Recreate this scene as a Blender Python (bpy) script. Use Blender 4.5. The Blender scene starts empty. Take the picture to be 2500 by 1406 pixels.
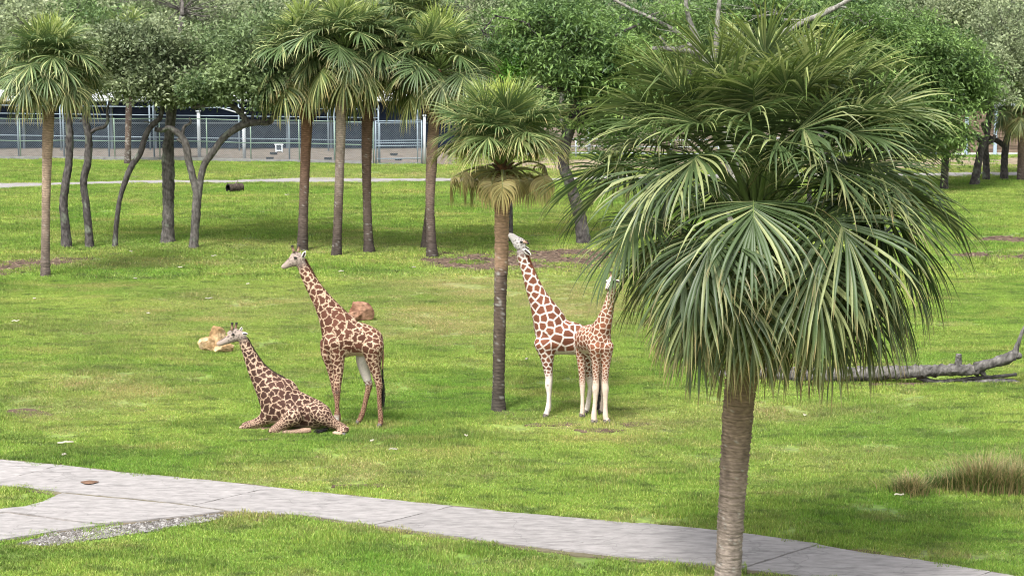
import bpy, bmesh, math, random
import numpy as np
from mathutils import kdtree, Vector

# ------------------------------------------------------------------ camera, sky, sun, exposure
SC = bpy.context.scene
F, CX, CY = 4665.0, 1250.0, 703.0          # focal length in photograph pixels (2500 wide)
H = 8.6                                     # viewpoint height above the savanna
TH = math.atan(673.0 / F)                   # downward tilt
cam = bpy.data.cameras.new('camera'); camo = bpy.data.objects.new('camera', cam)
SC.collection.objects.link(camo); SC.camera = camo
camo.location = (0, 0, H); camo.rotation_euler = (math.pi / 2 - TH, 0, 0)
cam.sensor_width = 36.0; cam.lens = F / 2500 * 36.0; cam.clip_start = 0.5; cam.clip_end = 3000

W = bpy.data.worlds.new('World'); SC.world = W; W.use_nodes = True
wn = W.node_tree.nodes; wl = W.node_tree.links; wn.clear()
sky = wn.new('ShaderNodeTexSky'); sky.sky_type = 'NISHITA'; sky.sun_disc = False
SUN_EL, SUN_AZ = math.radians(56), math.radians(205)
sky.sun_elevation = SUN_EL; sky.sun_rotation = SUN_AZ; sky.air_density = 1.0; sky.dust_density = 4.0; sky.ozone_density = 1.0
hs = wn.new('ShaderNodeHueSaturation'); hs.inputs['Saturation'].default_value = 0.22   # thin overcast: a whitish sky
bg = wn.new('ShaderNodeBackground'); bg.inputs['Strength'].default_value = 0.10
wo = wn.new('ShaderNodeOutputWorld')
wl.new(sky.outputs[0], hs.inputs['Color']); wl.new(hs.outputs[0], bg.inputs['Color']); wl.new(bg.outputs[0], wo.inputs['Surface'])
sl = bpy.data.lights.new('sun', 'SUN'); sl.energy = 1.5; sl.angle = math.radians(11); sl.color = (1.0, 0.975, 0.94)
so = bpy.data.objects.new('sun', sl); SC.collection.objects.link(so)
# sky sun_rotation is measured clockwise from +Y
sd = Vector((math.sin(SUN_AZ) * math.cos(SUN_EL), math.cos(SUN_AZ) * math.cos(SUN_EL), math.sin(SUN_EL)))
so.rotation_euler = (-sd).to_track_quat('-Z', 'Y').to_euler(); so.location = (0, 0, 60)
SC.view_settings.view_transform = 'Standard'; SC.view_settings.look = 'None'
SC.view_settings.gamma = 1.0; SC.view_settings.use_curve_mapping = False
SC.view_settings.exposure = 1.76
SC.cycles.filter_width = 1.1

# ------------------------------------------------------------------ helpers: geometry of the place
COL = SC.collection
CAM = np.array([0, 0, H]); FW = np.array([0, math.cos(TH), -math.sin(TH)]); UP = np.array([0, math.sin(TH), math.cos(TH)])

def hz(x, y):                                # gentle relief of the lawn
    return (0.05 * np.sin(x * 0.31 + 1.3) * np.sin(y * 0.23 + 0.4) + 0.03 * np.sin(x * 0.8 - y * 0.47)) * np.clip((y - 36) / 8, 0.15, 1)

def ray(px, py):
    return FW + np.array([(px - CX) / F, 0, 0]) + UP * ((CY - py) / F)

def G(px, py, lift=0.0):                     # ground point seen at a pixel
    d = ray(px, py); p = CAM + d * (H / -d[2])
    p[2] = hz(p[0], p[1]) + lift
    return p

def P(px, py, Y):                            # point at world depth Y seen at a pixel
    d = ray(px, py); return CAM + d * (Y / d[1])

def mpp(p):                                  # metres per pixel at a point
    return float(np.dot(np.asarray(p) - CAM, FW)) / F

def to_px(X, Y, Z):
    dx, dy, dz = X, Y, Z - H
    D = dy * FW[1] + dz * FW[2]; U = dy * UP[1] + dz * UP[2]
    return CX + F * dx / D, CY - F * U / D

def S(r, g, b):                              # sRGB bytes -> linear
    f = lambda c: (c / 255 / 12.92) if c / 255 <= 0.04045 else ((c / 255 + 0.055) / 1.055) ** 2.4
    return np.array([f(r), f(g), f(b)])

_lat = np.random.default_rng(77).random((4, 64, 64))
def noise2(x, y, k=0):
    x = np.asarray(x, float); y = np.asarray(y, float)
    xi = np.floor(x).astype(int); yi = np.floor(y).astype(int); fx = x - xi; fy = y - yi
    fx = fx * fx * (3 - 2 * fx); fy = fy * fy * (3 - 2 * fy); L = _lat[k % 4]
    g = lambda a, b: L[a % 64, b % 64]
    return (g(xi, yi) * (1 - fx) + g(xi + 1, yi) * fx) * (1 - fy) + (g(xi, yi + 1) * (1 - fx) + g(xi + 1, yi + 1) * fx) * fy
def fbm2(x, y, k=0, o=4):
    s = 0; a = 0.5; t = 0
    for i in range(o):
        s = s + a * noise2(x * 2 ** i + 7.3 * i, y * 2 ** i + 3.1 * i, k + i); t += a; a *= 0.55
    return s / t

def inside(poly, x, y):
    x = np.asarray(x, float); y = np.asarray(y, float); r = np.zeros(x.shape, bool); n = len(poly)
    for i in range(n):
        x0, y0 = poly[i]; x1, y1 = poly[(i + 1) % n]
        if y0 == y1: continue
        c = ((y0 > y) != (y1 > y)) & (x < (x1 - x0) * (y - y0) / (y1 - y0) + x0)
        r ^= c
    return r

def catmull(pts, n):
    p = np.asarray(pts, float)
    if len(p) < 3:
        t = np.linspace(0, 1, n)[:, None]; return p[0] * (1 - t) + p[-1] * t
    q = np.vstack([2 * p[0] - p[1], p, 2 * p[-1] - p[-2]])
    dd = np.linalg.norm(np.diff(p[:, :3], axis=0), axis=1); cum = np.r_[0, np.cumsum(dd)]
    out = []
    for s in np.linspace(0, cum[-1], n):
        i = min(np.searchsorted(cum, s, 'right') - 1, len(p) - 2); t = (s - cum[i]) / max(dd[i], 1e-9)
        a, b, c, d = q[i], q[i + 1], q[i + 2], q[i + 3]
        out.append(0.5 * (2 * b + (c - a) * t + (2 * a - 5 * b + 4 * c - d) * t * t + (3 * b - a - 3 * c + d) * t ** 3))
    return np.array(out)

class MB:                                    # collects pieces of ONE mesh
    def __init__(s): s.v = []; s.q = []; s.t = []; s.c = []; s.n = 0
    def add(s, V, Q=None, T=None, C=None):
        V = np.asarray(V, float).reshape(-1, 3)
        if Q is not None and len(Q): s.q.append(np.asarray(Q, int) + s.n)
        if T is not None and len(T): s.t.append(np.asarray(T, int) + s.n)
        if C is None: C = np.ones((len(V), 3)) * 0.5
        C = np.asarray(C, float)
        if C.ndim == 1: C = np.tile(C, (len(V), 1))
        s.v.append(V); s.c.append(C); s.n += len(V); return s
    def box(s, c, size, C=None, rot=0.0):
        c = np.asarray(c, float); h = np.asarray(size, float) / 2
        V = np.array([[x, y, z] for x in (-1, 1) for y in (-1, 1) for z in (-1, 1)]) * h
        if rot: V = V @ np.array([[math.cos(rot), math.sin(rot), 0], [-math.sin(rot), math.cos(rot), 0], [0, 0, 1]])
        return s.add(V + c, [[0, 1, 3, 2], [4, 6, 7, 5], [0, 4, 5, 1], [2, 3, 7, 6], [0, 2, 6, 4], [1, 5, 7, 3]], None, C)
    def tube(s, pts, rad, sides=8, C=None, side=None, ratio=1.0, cap=True, jit=None):
        p = np.asarray(pts, float); n = len(p); rad = np.broadcast_to(np.asarray(rad, float), (n,))
        ratio = np.broadcast_to(np.asarray(ratio, float), (n,))
        T = np.gradient(p, axis=0); T /= np.linalg.norm(T, axis=1)[:, None] + 1e-12
        B = np.zeros((n, 3)); b = np.array([0.31, 0.9, 0.28]) if side is None else np.asarray(side, float)
        for i in range(n):
            if side is not None: b = np.asarray(side, float)
            b = b - T[i] * np.dot(b, T[i]); l = np.linalg.norm(b)
            b = b / l if l > 1e-6 else np.array([1.0, 0, 0]); B[i] = b
        N = np.cross(T, B); a = np.linspace(0, 2 * math.pi, sides, endpoint=False)
        ca = np.cos(a)[None, :, None]; sa = np.sin(a)[None, :, None]
        R = rad[:, None, None] * np.ones((1, sides, 1))
        if jit is not None: R = R * jit(n, sides)[:, :, None]
        V = (p[:, None, :] + R * (ca * N[:, None, :] + sa * B[:, None, :] * ratio[:, None, None])).reshape(-1, 3)
        i = np.arange(n - 1)[:, None] * sides; j = np.arange(sides)[None, :]; j2 = (j + 1) % sides
        Q = np.stack([i + j, i + j2, i + sides + j2, i + sides + j], -1).reshape(-1, 4); Tn = []
        if cap:
            V = np.vstack([V, p[0], p[-1]]); k = n * sides
            for m in range(sides):
                Tn.append([k, (m + 1) % sides, m]); Tn.append([k + 1, (n - 1) * sides + m, (n - 1) * sides + (m + 1) % sides])
        if C is not None:
            C = np.asarray(C, float)
            if C.ndim == 2 and len(C) == n:
                C = np.repeat(C, sides, axis=0)
                if cap: C = np.vstack([C, C[0], C[-1]])
        return s.add(V, Q, Tn, C)
    def mesh(s, name, smooth=True):
        V = np.vstack(s.v).astype(np.float32); C = np.vstack(s.c)
        Q = np.vstack(s.q) if s.q else np.zeros((0, 4), int); T = np.vstack(s.t) if s.t else np.zeros((0, 3), int)
        m = bpy.data.meshes.new(name); m.vertices.add(len(V)); m.vertices.foreach_set('co', V.ravel())
        m.loops.add(Q.size + T.size); m.loops.foreach_set('vertex_index', np.r_[Q.ravel(), T.ravel()].astype(np.int32))
        m.polygons.add(len(Q) + len(T))
        st = np.r_[np.arange(len(Q)) * 4, Q.size + np.arange(len(T)) * 3].astype(np.int32)
        m.polygons.foreach_set('loop_start', st)
        m.update(calc_edges=True)
        m.polygons.foreach_set('use_smooth', np.full(len(m.polygons), smooth))
        setcol(m, C); m.update(); return m
    def build(s, name, mat, parent=None, smooth=True, origin=None):
        return link(name, s.mesh(name, smooth), mat, parent, origin)

def setcol(m, C):
    at = m.color_attributes.new('Col', 'FLOAT_COLOR', 'POINT')
    C = np.clip(np.asarray(C, float), 0, 1); at.data.foreach_set('color', np.c_[C, np.ones(len(C))].astype(np.float32).ravel())

def link(name, me, mat=None, parent=None, origin=None):
    o = bpy.data.objects.new(name, me); COL.objects.link(o)
    if mat is not None:
        if len(me.materials) == 0: me.materials.append(mat)
    if parent is not None:
        o.parent = parent; o.matrix_parent_inverse = parent.matrix_basis.inverted()
    if origin is not None:
        org = Vector(origin)
        me.transform(__import__('mathutils').Matrix.Translation(-org)); o.location = org
    return o

def empty(name, loc):
    o = bpy.data.objects.new(name, None); COL.objects.link(o); o.location = tuple(float(a) for a in loc); o.empty_display_size = 0.2; return o
def tag(o, label=None, cat=None, group=None, kind=None):
    if label: o['label'] = label
    if cat: o['category'] = cat
    if group: o['group'] = group
    if kind: o['kind'] = kind
    return o

# ------------------------------------------------------------------ materials
def material(name, color=None, rough=0.8, spec=0.3, transl=0.0, nscale=8.0, namt=0.25, bump=0.0, bscale=40.0, attr=True, stretch=(1, 1, 1), metal=0.0, coord='Object'):
    m = bpy.data.materials.new(name); m.use_nodes = True; N = m.node_tree.nodes; L = m.node_tree.links; N.clear()
    out = N.new('ShaderNodeOutputMaterial'); pb = N.new('ShaderNodeBsdfPrincipled')
    pb.inputs['Roughness'].default_value = rough; pb.inputs['Specular IOR Level'].default_value = spec; pb.inputs['Metallic'].default_value = metal
    if attr:
        a = N.new('ShaderNodeAttribute'); a.attribute_name = 'Col'; src = a.outputs['Color']
    else:
        a = N.new('ShaderNodeRGB'); a.outputs[0].default_value = (*color, 1); src = a.outputs[0]
    tc = N.new('ShaderNodeTexCoord'); mp = N.new('ShaderNodeMapping'); mp.inputs['Scale'].default_value = stretch
    L.new(tc.outputs[coord], mp.inputs['Vector'])
    if namt:
        nz = N.new('ShaderNodeTexNoise'); nz.inputs['Scale'].default_value = nscale; nz.inputs['Detail'].default_value = 5
        L.new(mp.outputs[0], nz.inputs['Vector'])
        mr = N.new('ShaderNodeMapRange'); mr.inputs[1].default_value = 0.25; mr.inputs[2].default_value = 0.75
        mr.inputs[3].default_value = 1 - namt; mr.inputs[4].default_value = 1 + namt
        L.new(nz.outputs['Fac'], mr.inputs[0])
        mx = N.new('ShaderNodeVectorMath'); mx.operation = 'SCALE'; L.new(src, mx.inputs[0]); L.new(mr.outputs[0], mx.inputs['Scale']); src = mx.outputs[0]
    L.new(src, pb.inputs['Base Color'])
    if bump:
        b2 = N.new('ShaderNodeTexNoise'); b2.inputs['Scale'].default_value = bscale; b2.inputs['Detail'].default_value = 6
        L.new(mp.outputs[0], b2.inputs['Vector'])
        bn = N.new('ShaderNodeBump'); bn.inputs['Strength'].default_value = bump; bn.inputs['Distance'].default_value = 0.03
        L.new(b2.outputs['Fac'], bn.inputs['Height']); L.new(bn.outputs[0], pb.inputs['Normal'])
    if transl:
        tr = N.new('ShaderNodeBsdfTranslucent'); L.new(src, tr.inputs['Color']); ms = N.new('ShaderNodeMixShader'); ms.inputs[0].default_value = transl
        L.new(pb.outputs[0], ms.inputs[1]); L.new(tr.outputs[0], ms.inputs[2]); L.new(ms.outputs[0], out.inputs['Surface'])
    else:
        L.new(pb.outputs[0], out.inputs['Surface'])
    return m

M = {}
M['leaf'] = material('oak_leaf', rough=0.5, spec=0.35, transl=0.3, namt=0)
M['frond'] = material('palm_frond', rough=0.45, spec=0.45, transl=0.32, namt=0.12, nscale=3)
M['ptrunk'] = material('palm_bark', rough=0.9, spec=0.15, nscale=9, namt=0.4, bump=0.5, bscale=30, stretch=(1, 1, 5))
M['bark'] = material('tree_bark', rough=0.95, spec=0.12, nscale=13, namt=0.6, bump=1.0, bscale=22, stretch=(1, 1, 0.45))
M['coat'] = material('giraffe_coat', rough=0.75, spec=0.2, nscale=30, namt=0.13, bump=0.15, bscale=120)
M['horn'] = material('hoof_and_hair', rough=0.6, spec=0.3, nscale=20, namt=0.3)
M['eye'] = material('eye', color=(0.008, 0.006, 0.005), rough=0.1, spec=0.6, attr=False, namt=0)
def concrete_material():
    m = material('concrete', rough=0.9, spec=0.2, nscale=7, namt=0.2, bump=0.6, bscale=16, coord='Object', stretch=(0.6, 1.3, 1))
    N = m.node_tree.nodes; L = m.node_tree.links; pb = [n for n in N if n.type == 'BSDF_PRINCIPLED'][0]; src = pb.inputs['Base Color'].links[0].from_socket
    geo = N.new('ShaderNodeNewGeometry')
    def dark(node_out, lo, hi, amt, src):
        r = N.new('ShaderNodeMapRange'); r.inputs[1].default_value = lo; r.inputs[2].default_value = hi; r.inputs[3].default_value = amt; r.inputs[4].default_value = 1.0; L.new(node_out, r.inputs[0])
        v = N.new('ShaderNodeVectorMath'); v.operation = 'SCALE'; L.new(src, v.inputs[0]); L.new(r.outputs[0], v.inputs['Scale']); return v.outputs[0]
    mp = N.new('ShaderNodeMapping'); mp.inputs['Scale'].default_value = (0.7, 3.0, 1); mp.inputs['Rotation'].default_value = (0, 0, 0.25); L.new(geo.outputs['Position'], mp.inputs['Vector'])
    n1 = N.new('ShaderNodeTexNoise'); n1.inputs['Scale'].default_value = 2.2; n1.inputs['Detail'].default_value = 8; n1.inputs['Roughness'].default_value = 0.7; L.new(mp.outputs[0], n1.inputs['Vector'])
    src = dark(n1.outputs['Fac'], 0.32, 0.52, 0.66, src)
    wp = N.new('ShaderNodeTexNoise'); wp.inputs['Scale'].default_value = 1.5; wp.inputs['Detail'].default_value = 4; L.new(geo.outputs['Position'], wp.inputs['Vector'])
    ad = N.new('ShaderNodeVectorMath'); ad.operation = 'ADD'; L.new(geo.outputs['Position'], ad.inputs[0]); L.new(wp.outputs['Color'], ad.inputs[1])
    vo = N.new('ShaderNodeTexVoronoi'); vo.feature = 'DISTANCE_TO_EDGE'; vo.inputs['Scale'].default_value = 0.42; L.new(ad.outputs[0], vo.inputs['Vector'])
    src = dark(vo.outputs['Distance'], 0.0, 0.007, 0.78, src)
    L.new(src, pb.inputs['Base Color']); return m
M['concrete'] = concrete_material()
M['rock'] = material('rock', rough=0.95, spec=0.12, nscale=9, namt=0.5, bump=1.0, bscale=14)
M['galv'] = material('galvanised_steel', rough=0.5, spec=0.4, nscale=4, namt=0.15)
M['matte'] = material('matte_paint', rough=0.8, spec=0.2, nscale=2, namt=0.2)
M['wood'] = material('weathered_wood', rough=0.9, spec=0.15, nscale=4, namt=0.4, stretch=(0.3, 1, 4))
M['soil'] = material('soil', rough=1.0, spec=0.05, nscale=2.0, namt=0.4, bump=0.8, bscale=16)
M['blade'] = None

def lawn_material(name, instanced):
    m = bpy.data.materials.new(name); m.use_nodes = True; N = m.node_tree.nodes; L = m.node_tree.links; N.clear()
    out = N.new('ShaderNodeOutputMaterial'); pb = N.new('ShaderNodeBsdfPrincipled'); pb.inputs['Roughness'].default_value = 0.65; pb.inputs['Specular IOR Level'].default_value = 0.25
    geo = N.new('ShaderNodeNewGeometry')
    def nz(scale, det=4, st=(1, 1, 1)):
        mp = N.new('ShaderNodeMapping'); mp.inputs['Scale'].default_value = st; L.new(geo.outputs['Position'], mp.inputs['Vector'])
        n = N.new('ShaderNodeTexNoise'); n.inputs['Scale'].default_value = scale; n.inputs['Detail'].default_value = det; L.new(mp.outputs[0], n.inputs['Vector']); return n.outputs['Fac']
    def rng(v, a, b, c=0.0, d=1.0):
        r = N.new('ShaderNodeMapRange'); r.inputs[1].default_value = a; r.inputs[2].default_value = b; r.inputs[3].default_value = c; r.inputs[4].default_value = d; L.new(v, r.inputs[0]); return r.outputs[0]
    def mix(f, a, b):
        x = N.new('ShaderNodeMix'); x.data_type = 'RGBA'; x.clamp_factor = True; L.new(f, x.inputs['Factor'])
        for i, c in ((6, a), (7, b)):
            if isinstance(c, tuple): x.inputs[i].default_value = (*c, 1)
            else: L.new(c, x.inputs[i])
        return x.outputs[2]
    c = mix(rng(nz(0.2), 0.36, 0.64), (0.158, 0.285, 0.038), (0.275, 0.372, 0.068))       # lush to yellowish green
    c = mix(rng(nz(0.55, 6, (0.5, 1.5, 1)), 0.48, 0.68, 0, 0.7), c, (0.10, 0.165, 0.030))
    c = mix(rng(nz(2.3, 4, (0.6, 1.3, 1)), 0.50, 0.68, 0, 0.75), c, (0.075, 0.12, 0.03))
    c = mix(rng(nz(0.38, 6, (0.7, 1.5, 1)), 0.56, 0.72, 0, 0.7), c, (0.34, 0.335, 0.10))       # straw-yellow worn turf      # darker, coarser weedy patches
    a = N.new('ShaderNodeAttribute'); a.attribute_name = 'tint'; a.attribute_type = 'INSTANCER' if instanced else 'GEOMETRY'
    dry = N.new('ShaderNodeMath'); dry.operation = 'MULTIPLY'; L.new(a.outputs['Fac'], dry.inputs[0]); L.new(rng(nz(0.6, 5), 0.3, 0.6, 0.35, 1.0), dry.inputs[1])
    c = mix(dry.outputs[0], c, (0.34, 0.305, 0.125))
    if instanced:
        b = N.new('ShaderNodeAttribute'); b.attribute_name = 'Col'
        v = N.new('ShaderNodeVectorMath'); v.operation = 'MULTIPLY'; L.new(c, v.inputs[0]); L.new(b.outputs['Color'], v.inputs[1]); c = v.outputs[0]
    else:
        c = mix(rng(nz(9, 6), 0.4, 0.7, 0.25, 0.75), c, (0.05, 0.06, 0.02))
    L.new(c, pb.inputs['Base Color'])
    if instanced:
        tr = N.new('ShaderNodeBsdfTranslucent'); L.new(c, tr.inputs['Color']); ms = N.new('ShaderNodeMixShader'); ms.inputs[0].default_value = 0.3
        L.new(pb.outputs[0], ms.inputs[1]); L.new(tr.outputs[0], ms.inputs[2]); L.new(ms.outputs[0], out.inputs['Surface'])
    else: L.new(pb.outputs[0], out.inputs['Surface'])
    return m
M['lawn'] = lawn_material('lawn_ground', False)
M['blade'] = lawn_material('grass_blade', True)

# ------------------------------------------------------------------ the setting: ground, roads, beds
# outlines traced in photograph pixels, laid out on the ground plane
UPE = [(-420, 1090), (0, 1123), (130, 1135), (300, 1155), (520, 1175), (760, 1203), (1000, 1229), (1250, 1254), (1500, 1276), (1700, 1295), (1812, 1307), (2000, 1333), (2100, 1351), (2260, 1371), (2423, 1398), (2500, 1412), (2900, 1478)]
LOE = [(-420, 1166), (0, 1187), (90, 1195), (148, 1202), (240, 1210), (420, 1227), (560, 1249), (640, 1255), (760, 1262), (900, 1283), (1000, 1297), (1250, 1331), (1500, 1361), (1700, 1381), (1850, 1396), (2000, 1415), (2500, 1496), (2900, 1560)]
BRU = [(-420, 1262), (-200, 1254), (0, 1242), (60, 1236), (105, 1224), (130, 1212), (148, 1203.5), (240, 1209), (420, 1226), (560, 1249)]
BRL = [(-420, 1372), (-200, 1350), (0, 1321), (150, 1297), (300, 1279), (440, 1263), (560, 1253)]
ROAD = UPE + LOE[::-1]; BRANCH = BRU + BRL[::-1]
FARP_U = [(-400, 454), (0, 449), (300, 442), (700, 439), (1040, 437), (1370, 433), (2000, 425), (2600, 421)]
FARP_L = [(-400, 466), (0, 459), (300, 449), (700, 447), (1040, 445), (1370, 442), (2000, 433), (2600, 429)]
FARP = FARP_U + FARP_L[::-1]
GRAVEL = [(40, 1328), (120, 1304), (200, 1293), (330, 1278), (440, 1265), (520, 1257), (570, 1258), (500, 1274), (390, 1293), (260, 1311), (140, 1330)]
MULCH_SHADE = [[(1008, 630), (1060, 617), (1180, 612), (1290, 608), (1400, 606), (1500, 612), (1560, 630), (1500, 655), (1420, 664), (1300, 668), (1190, 665), (1100, 655), (1040, 645)],
         [(-60, 640), (30, 633), (120, 628), (235, 626), (225, 634), (150, 648), (60, 668), (-60, 690)],
         [(2290, 622), (2360, 617), (2440, 616), (2560, 618), (2560, 634), (2440, 637), (2340, 638)],
         [(2330, 582), (2420, 574), (2560, 572), (2560, 592), (2430, 596)]]  # last outline is dark tree shade, painted as brown ground
DIRT = [(785, 1114, 16, 4), (1548, 1037, 34, 5), (1345, 1036, 62, 6), (45, 1010, 70, 13), (1235, 1008, 34, 5), (690, 1072, 50, 4), (2180, 940, 120, 6), (1460, 1052, 60, 5), (640, 1268, 18, 4), (2060, 1345, 90, 5), (900, 1186, 110, 4)]
for dx_, dy_, da_, db_ in DIRT:
    MULCH_SHADE.append([(dx_ + da_ * math.cos(a) * (1 + 0.25 * math.sin(3 * a + dx_)), dy_ + db_ * math.sin(a) * (1 + 0.25 * math.cos(2 * a + dx_))) for a in np.linspace(0, 2 * math.pi, 16, endpoint=False)])
SAND = [(1120, 392), (1250, 388), (1400, 386), (1700, 384), (2100, 382), (2600, 380), (2600, 408), (2100, 414), (1700, 418), (1400, 420), (1250, 412), (1150, 404)]
PEN = [(-600, 352), (1120, 352), (1120, 404), (1030, 403), (600, 395), (0, 387), (-600, 381)]

def tint_at(px, py):                         # where the turf is dry
    e = lambda cx, cy, rx, ry: np.exp(-(((px - cx) / rx) ** 2 + ((py - cy) / ry) ** 2))
    t = (0.9 * e(1130, 700, 180, 30) + 0.8 * e(1040, 790, 200, 45) + 0.75 * e(1420, 740, 160, 70) + 0.5 * e(250, 950, 200, 50) + 0.35 * e(300, 800, 300, 40)
         + 0.5 * e(800, 600, 500, 22) * 0.6 + 0.45 * e(600, 740, 260, 40) + 0.45 * e(1800, 1010, 400, 30) + 0.35 * e(120, 1010, 160, 40) + 0.3 * e(900, 1130, 400, 30) + 0.6 * e(1300, 1290, 500, 12) + 0.6 * e(700, 1170, 350, 12) + 0.45 * e(1150, 430, 600, 14) + 0.4 * e(2200, 418, 400, 14) + 0.35 * e(1500, 1050, 300, 25) + 0.6 * e(2250, 1355, 250, 14)
         + 0.5 * e(300, 640, 250, 14) + 0.35 * e(2000, 1120, 350, 40))
    return np.clip(t, 0, 1)

def build_ground():
    xs = np.r_[-900, -400, -200, -120, -80, np.arange(-56, 56.1, 0.6), 80, 120, 200, 400, 900]
    ys = np.r_[-60, 0, 10, 16, np.arange(20, 62, 0.45), np.arange(62, 130, 0.9), 140, 160, 200, 300, 600, 1500, 2800]
    X, Y = np.meshgrid(xs, ys, indexing='xy'); nx = len(xs); ny = len(ys)
    Z = hz(X, Y) - 0.012
    V = np.stack([X, Y, Z], -1).reshape(-1, 3)
    i = np.arange(ny - 1)[:, None] * nx + np.arange(nx - 1)[None, :]
    Q = np.stack([i, i + 1, i + nx + 1, i + nx], -1).reshape(-1, 4)
    mb = MB().add(V, Q); me = mb.mesh('ground')
    pxx, pyy = to_px(V[:, 0], np.maximum(V[:, 1], 12), V[:, 2])
    t = tint_at(pxx, pyy); a = me.attributes.new('tint', 'FLOAT', 'POINT'); a.data.foreach_set('value', t.astype(np.float32))
    tag(link('ground', me, M['lawn']), 'mown green lawn rolling back to the animal pen', 'ground', kind='structure')
build_ground()

def poly_sheet(name, poly, lift, mat, color, parent=None, thick=0.06, jit=0.0, seed=1, dens=10):
    rg = np.random.default_rng(seed); pts = []
    n = len(poly)
    for i in range(n):
        a = np.array(poly[i], float); b = np.array(poly[(i + 1) % n], float)
        k = max(2, int(np.linalg.norm(b - a) / dens))
        for t in np.arange(k) / k:
            q = a + (b - a) * t; pts.append(q + rg.normal(0, 1, 2) * np.array([jit, jit * 0.3]))
    g = np.array([G(x, y, lift) for x, y in pts])
    bm = bmesh.new(); f = bm.faces.new([bm.verts.new(p) for p in g]); f.normal_update()
    if f.normal.z < 0: f.normal_flip()
    bmesh.ops.triangulate(bm, faces=bm.faces[:], ngon_method='BEAUTY')
    for it in range(3):
        es = [e for e in bm.edges if e.calc_length() > 1.2]
        if es: bmesh.ops.subdivide_edges(bm, edges=es, cuts=1); bmesh.ops.triangulate(bm, faces=[q for q in bm.faces if len(q.verts) > 3])
    for v in bm.verts: v.co.z = float(hz(v.co.x, v.co.y)) + lift
    be = [e for e in bm.edges if e.is_boundary]
    ex = bmesh.ops.extrude_edge_only(bm, edges=be)
    for v in ex['geom']:
        if isinstance(v, bmesh.types.BMVert): v.co.z -= thick
    bmesh.ops.recalc_face_normals(bm, faces=bm.faces[:])
    me = bpy.data.meshes.new(name); bm.to_mesh(me); bm.free()
    setcol(me, np.tile(np.asarray(color, float), (len(me.vertices), 1)))
    return link(name, me, mat, parent)

def split_strip(U, L, cuts, name, parent, colr, gap=1.6, lift=0.03, seed=0):
    ux, uy = np.array(U).T; lx, ly = np.array(L).T; rg = np.random.default_rng(seed)
    for i in range(len(cuts) - 1):
        (a0, b0), (a1, b1) = cuts[i], cuts[i + 1]
        xs = np.linspace(a0 + gap, a1 - gap, 14); xl = np.linspace(b0 + gap, b1 - gap, 14)
        up = [(x, np.interp(x, ux, uy)) for x in xs]; lo = [(x, np.interp(x, lx, ly)) for x in xl]
        c = np.array(colr) * (1 + rg.normal(0, 0.05)); o = poly_sheet(name, up + lo[::-1], lift + rg.normal(0, 0.004), M['concrete'], c, parent, 0.1, 1.3, seed + i, 16)
RIM = [(x, y - 3) for x, y in UPE] + [(x, y + 6) for x, y in LOE[::-1]]
road = poly_sheet('road', RIM, 0.012, M['soil'], (0.13, 0.115, 0.075), None, 0.06, 2.5, 2, 22); tag(road, 'pale concrete service road crossing the lawn in front of the giraffes', 'road', kind='structure')
cc = (0.262, 0.246, 0.238)
split_strip(UPE, LOE, [(-400, -400), (150, -40), (662, 472), (1105, 915), (1560, 1372), (2000, 1812), (2420, 2230), (2880, 2700)], 'slab', road, cc, seed=3)
br = poly_sheet('road_branch', BRANCH, 0.002, M['soil'], (0.12, 0.10, 0.07)); tag(br, 'side branch of concrete road joining past a grass island', 'road', kind='structure')
mid = [(-420, 1275), (0, 1249), (20, 1252), (240, 1281), (345, 1273)]
def br_slab(poly, s): poly_sheet('slab', poly, 0.028 + 0.003 * s, M['concrete'], np.array(cc) * (1.03 - 0.04 * s), br, 0.1, 0.8, 40 + s, 26)
br_slab([(-400, 1264), (0, 1244), (60, 1238), (105, 1226), (130, 1214), (150, 1206), (240, 1214), (420, 1231), (548, 1250), (440, 1261), (350, 1271), (240, 1279), (20, 1250), (-400, 1277)], 0)
br_slab([(-400, 1282), (20, 1254.5), (240, 1283), (290, 1278), (150, 1295), (0, 1319), (-200, 1348), (-400, 1369)], 1)
fp = poly_sheet('path', FARP, 0.035, M['concrete'], (0.25, 0.235, 0.225), None, 0.06, 2.5, 8, 18); tag(fp, 'narrow pale path running along the pen', 'path', kind='structure')
for i, m_ in enumerate(MULCH_SHADE):
    tag(poly_sheet('mulch_shade_bed' if i < 4 else 'bare_patch', m_, 0.006, M['soil'], (0.105, 0.075, 0.055), None, 0.03, 6 if i < 4 else 1.5, 50 + i, 12), 'bare brown bed of mulch and painted shade under the trees' if i < 4 else 'small bare worn patch of soil in the lawn', 'mulch bed' if i < 4 else 'bare patch', kind='structure')
tag(poly_sheet('sand_strip', SAND, 0.003, M['soil'], (0.22, 0.18, 0.125), None, 0.03, 8, 61, 20), 'dry sandy strip along the wooden barn and rails', 'sand', kind='structure')
tag(poly_sheet('pen_floor', PEN, 0.02, M['soil'], (0.15, 0.128, 0.105), None, 0.05, 0, 62, 60), 'pale sandy floor of the animal pen', 'pen floor', kind='structure')
tag(poly_sheet('gravel_bed', GRAVEL, 0.004, M['soil'], (0.26, 0.24, 0.22), None, 0.03, 2, 63, 10), 'grey gravel verge beside the road', 'gravel', kind='structure')

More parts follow.
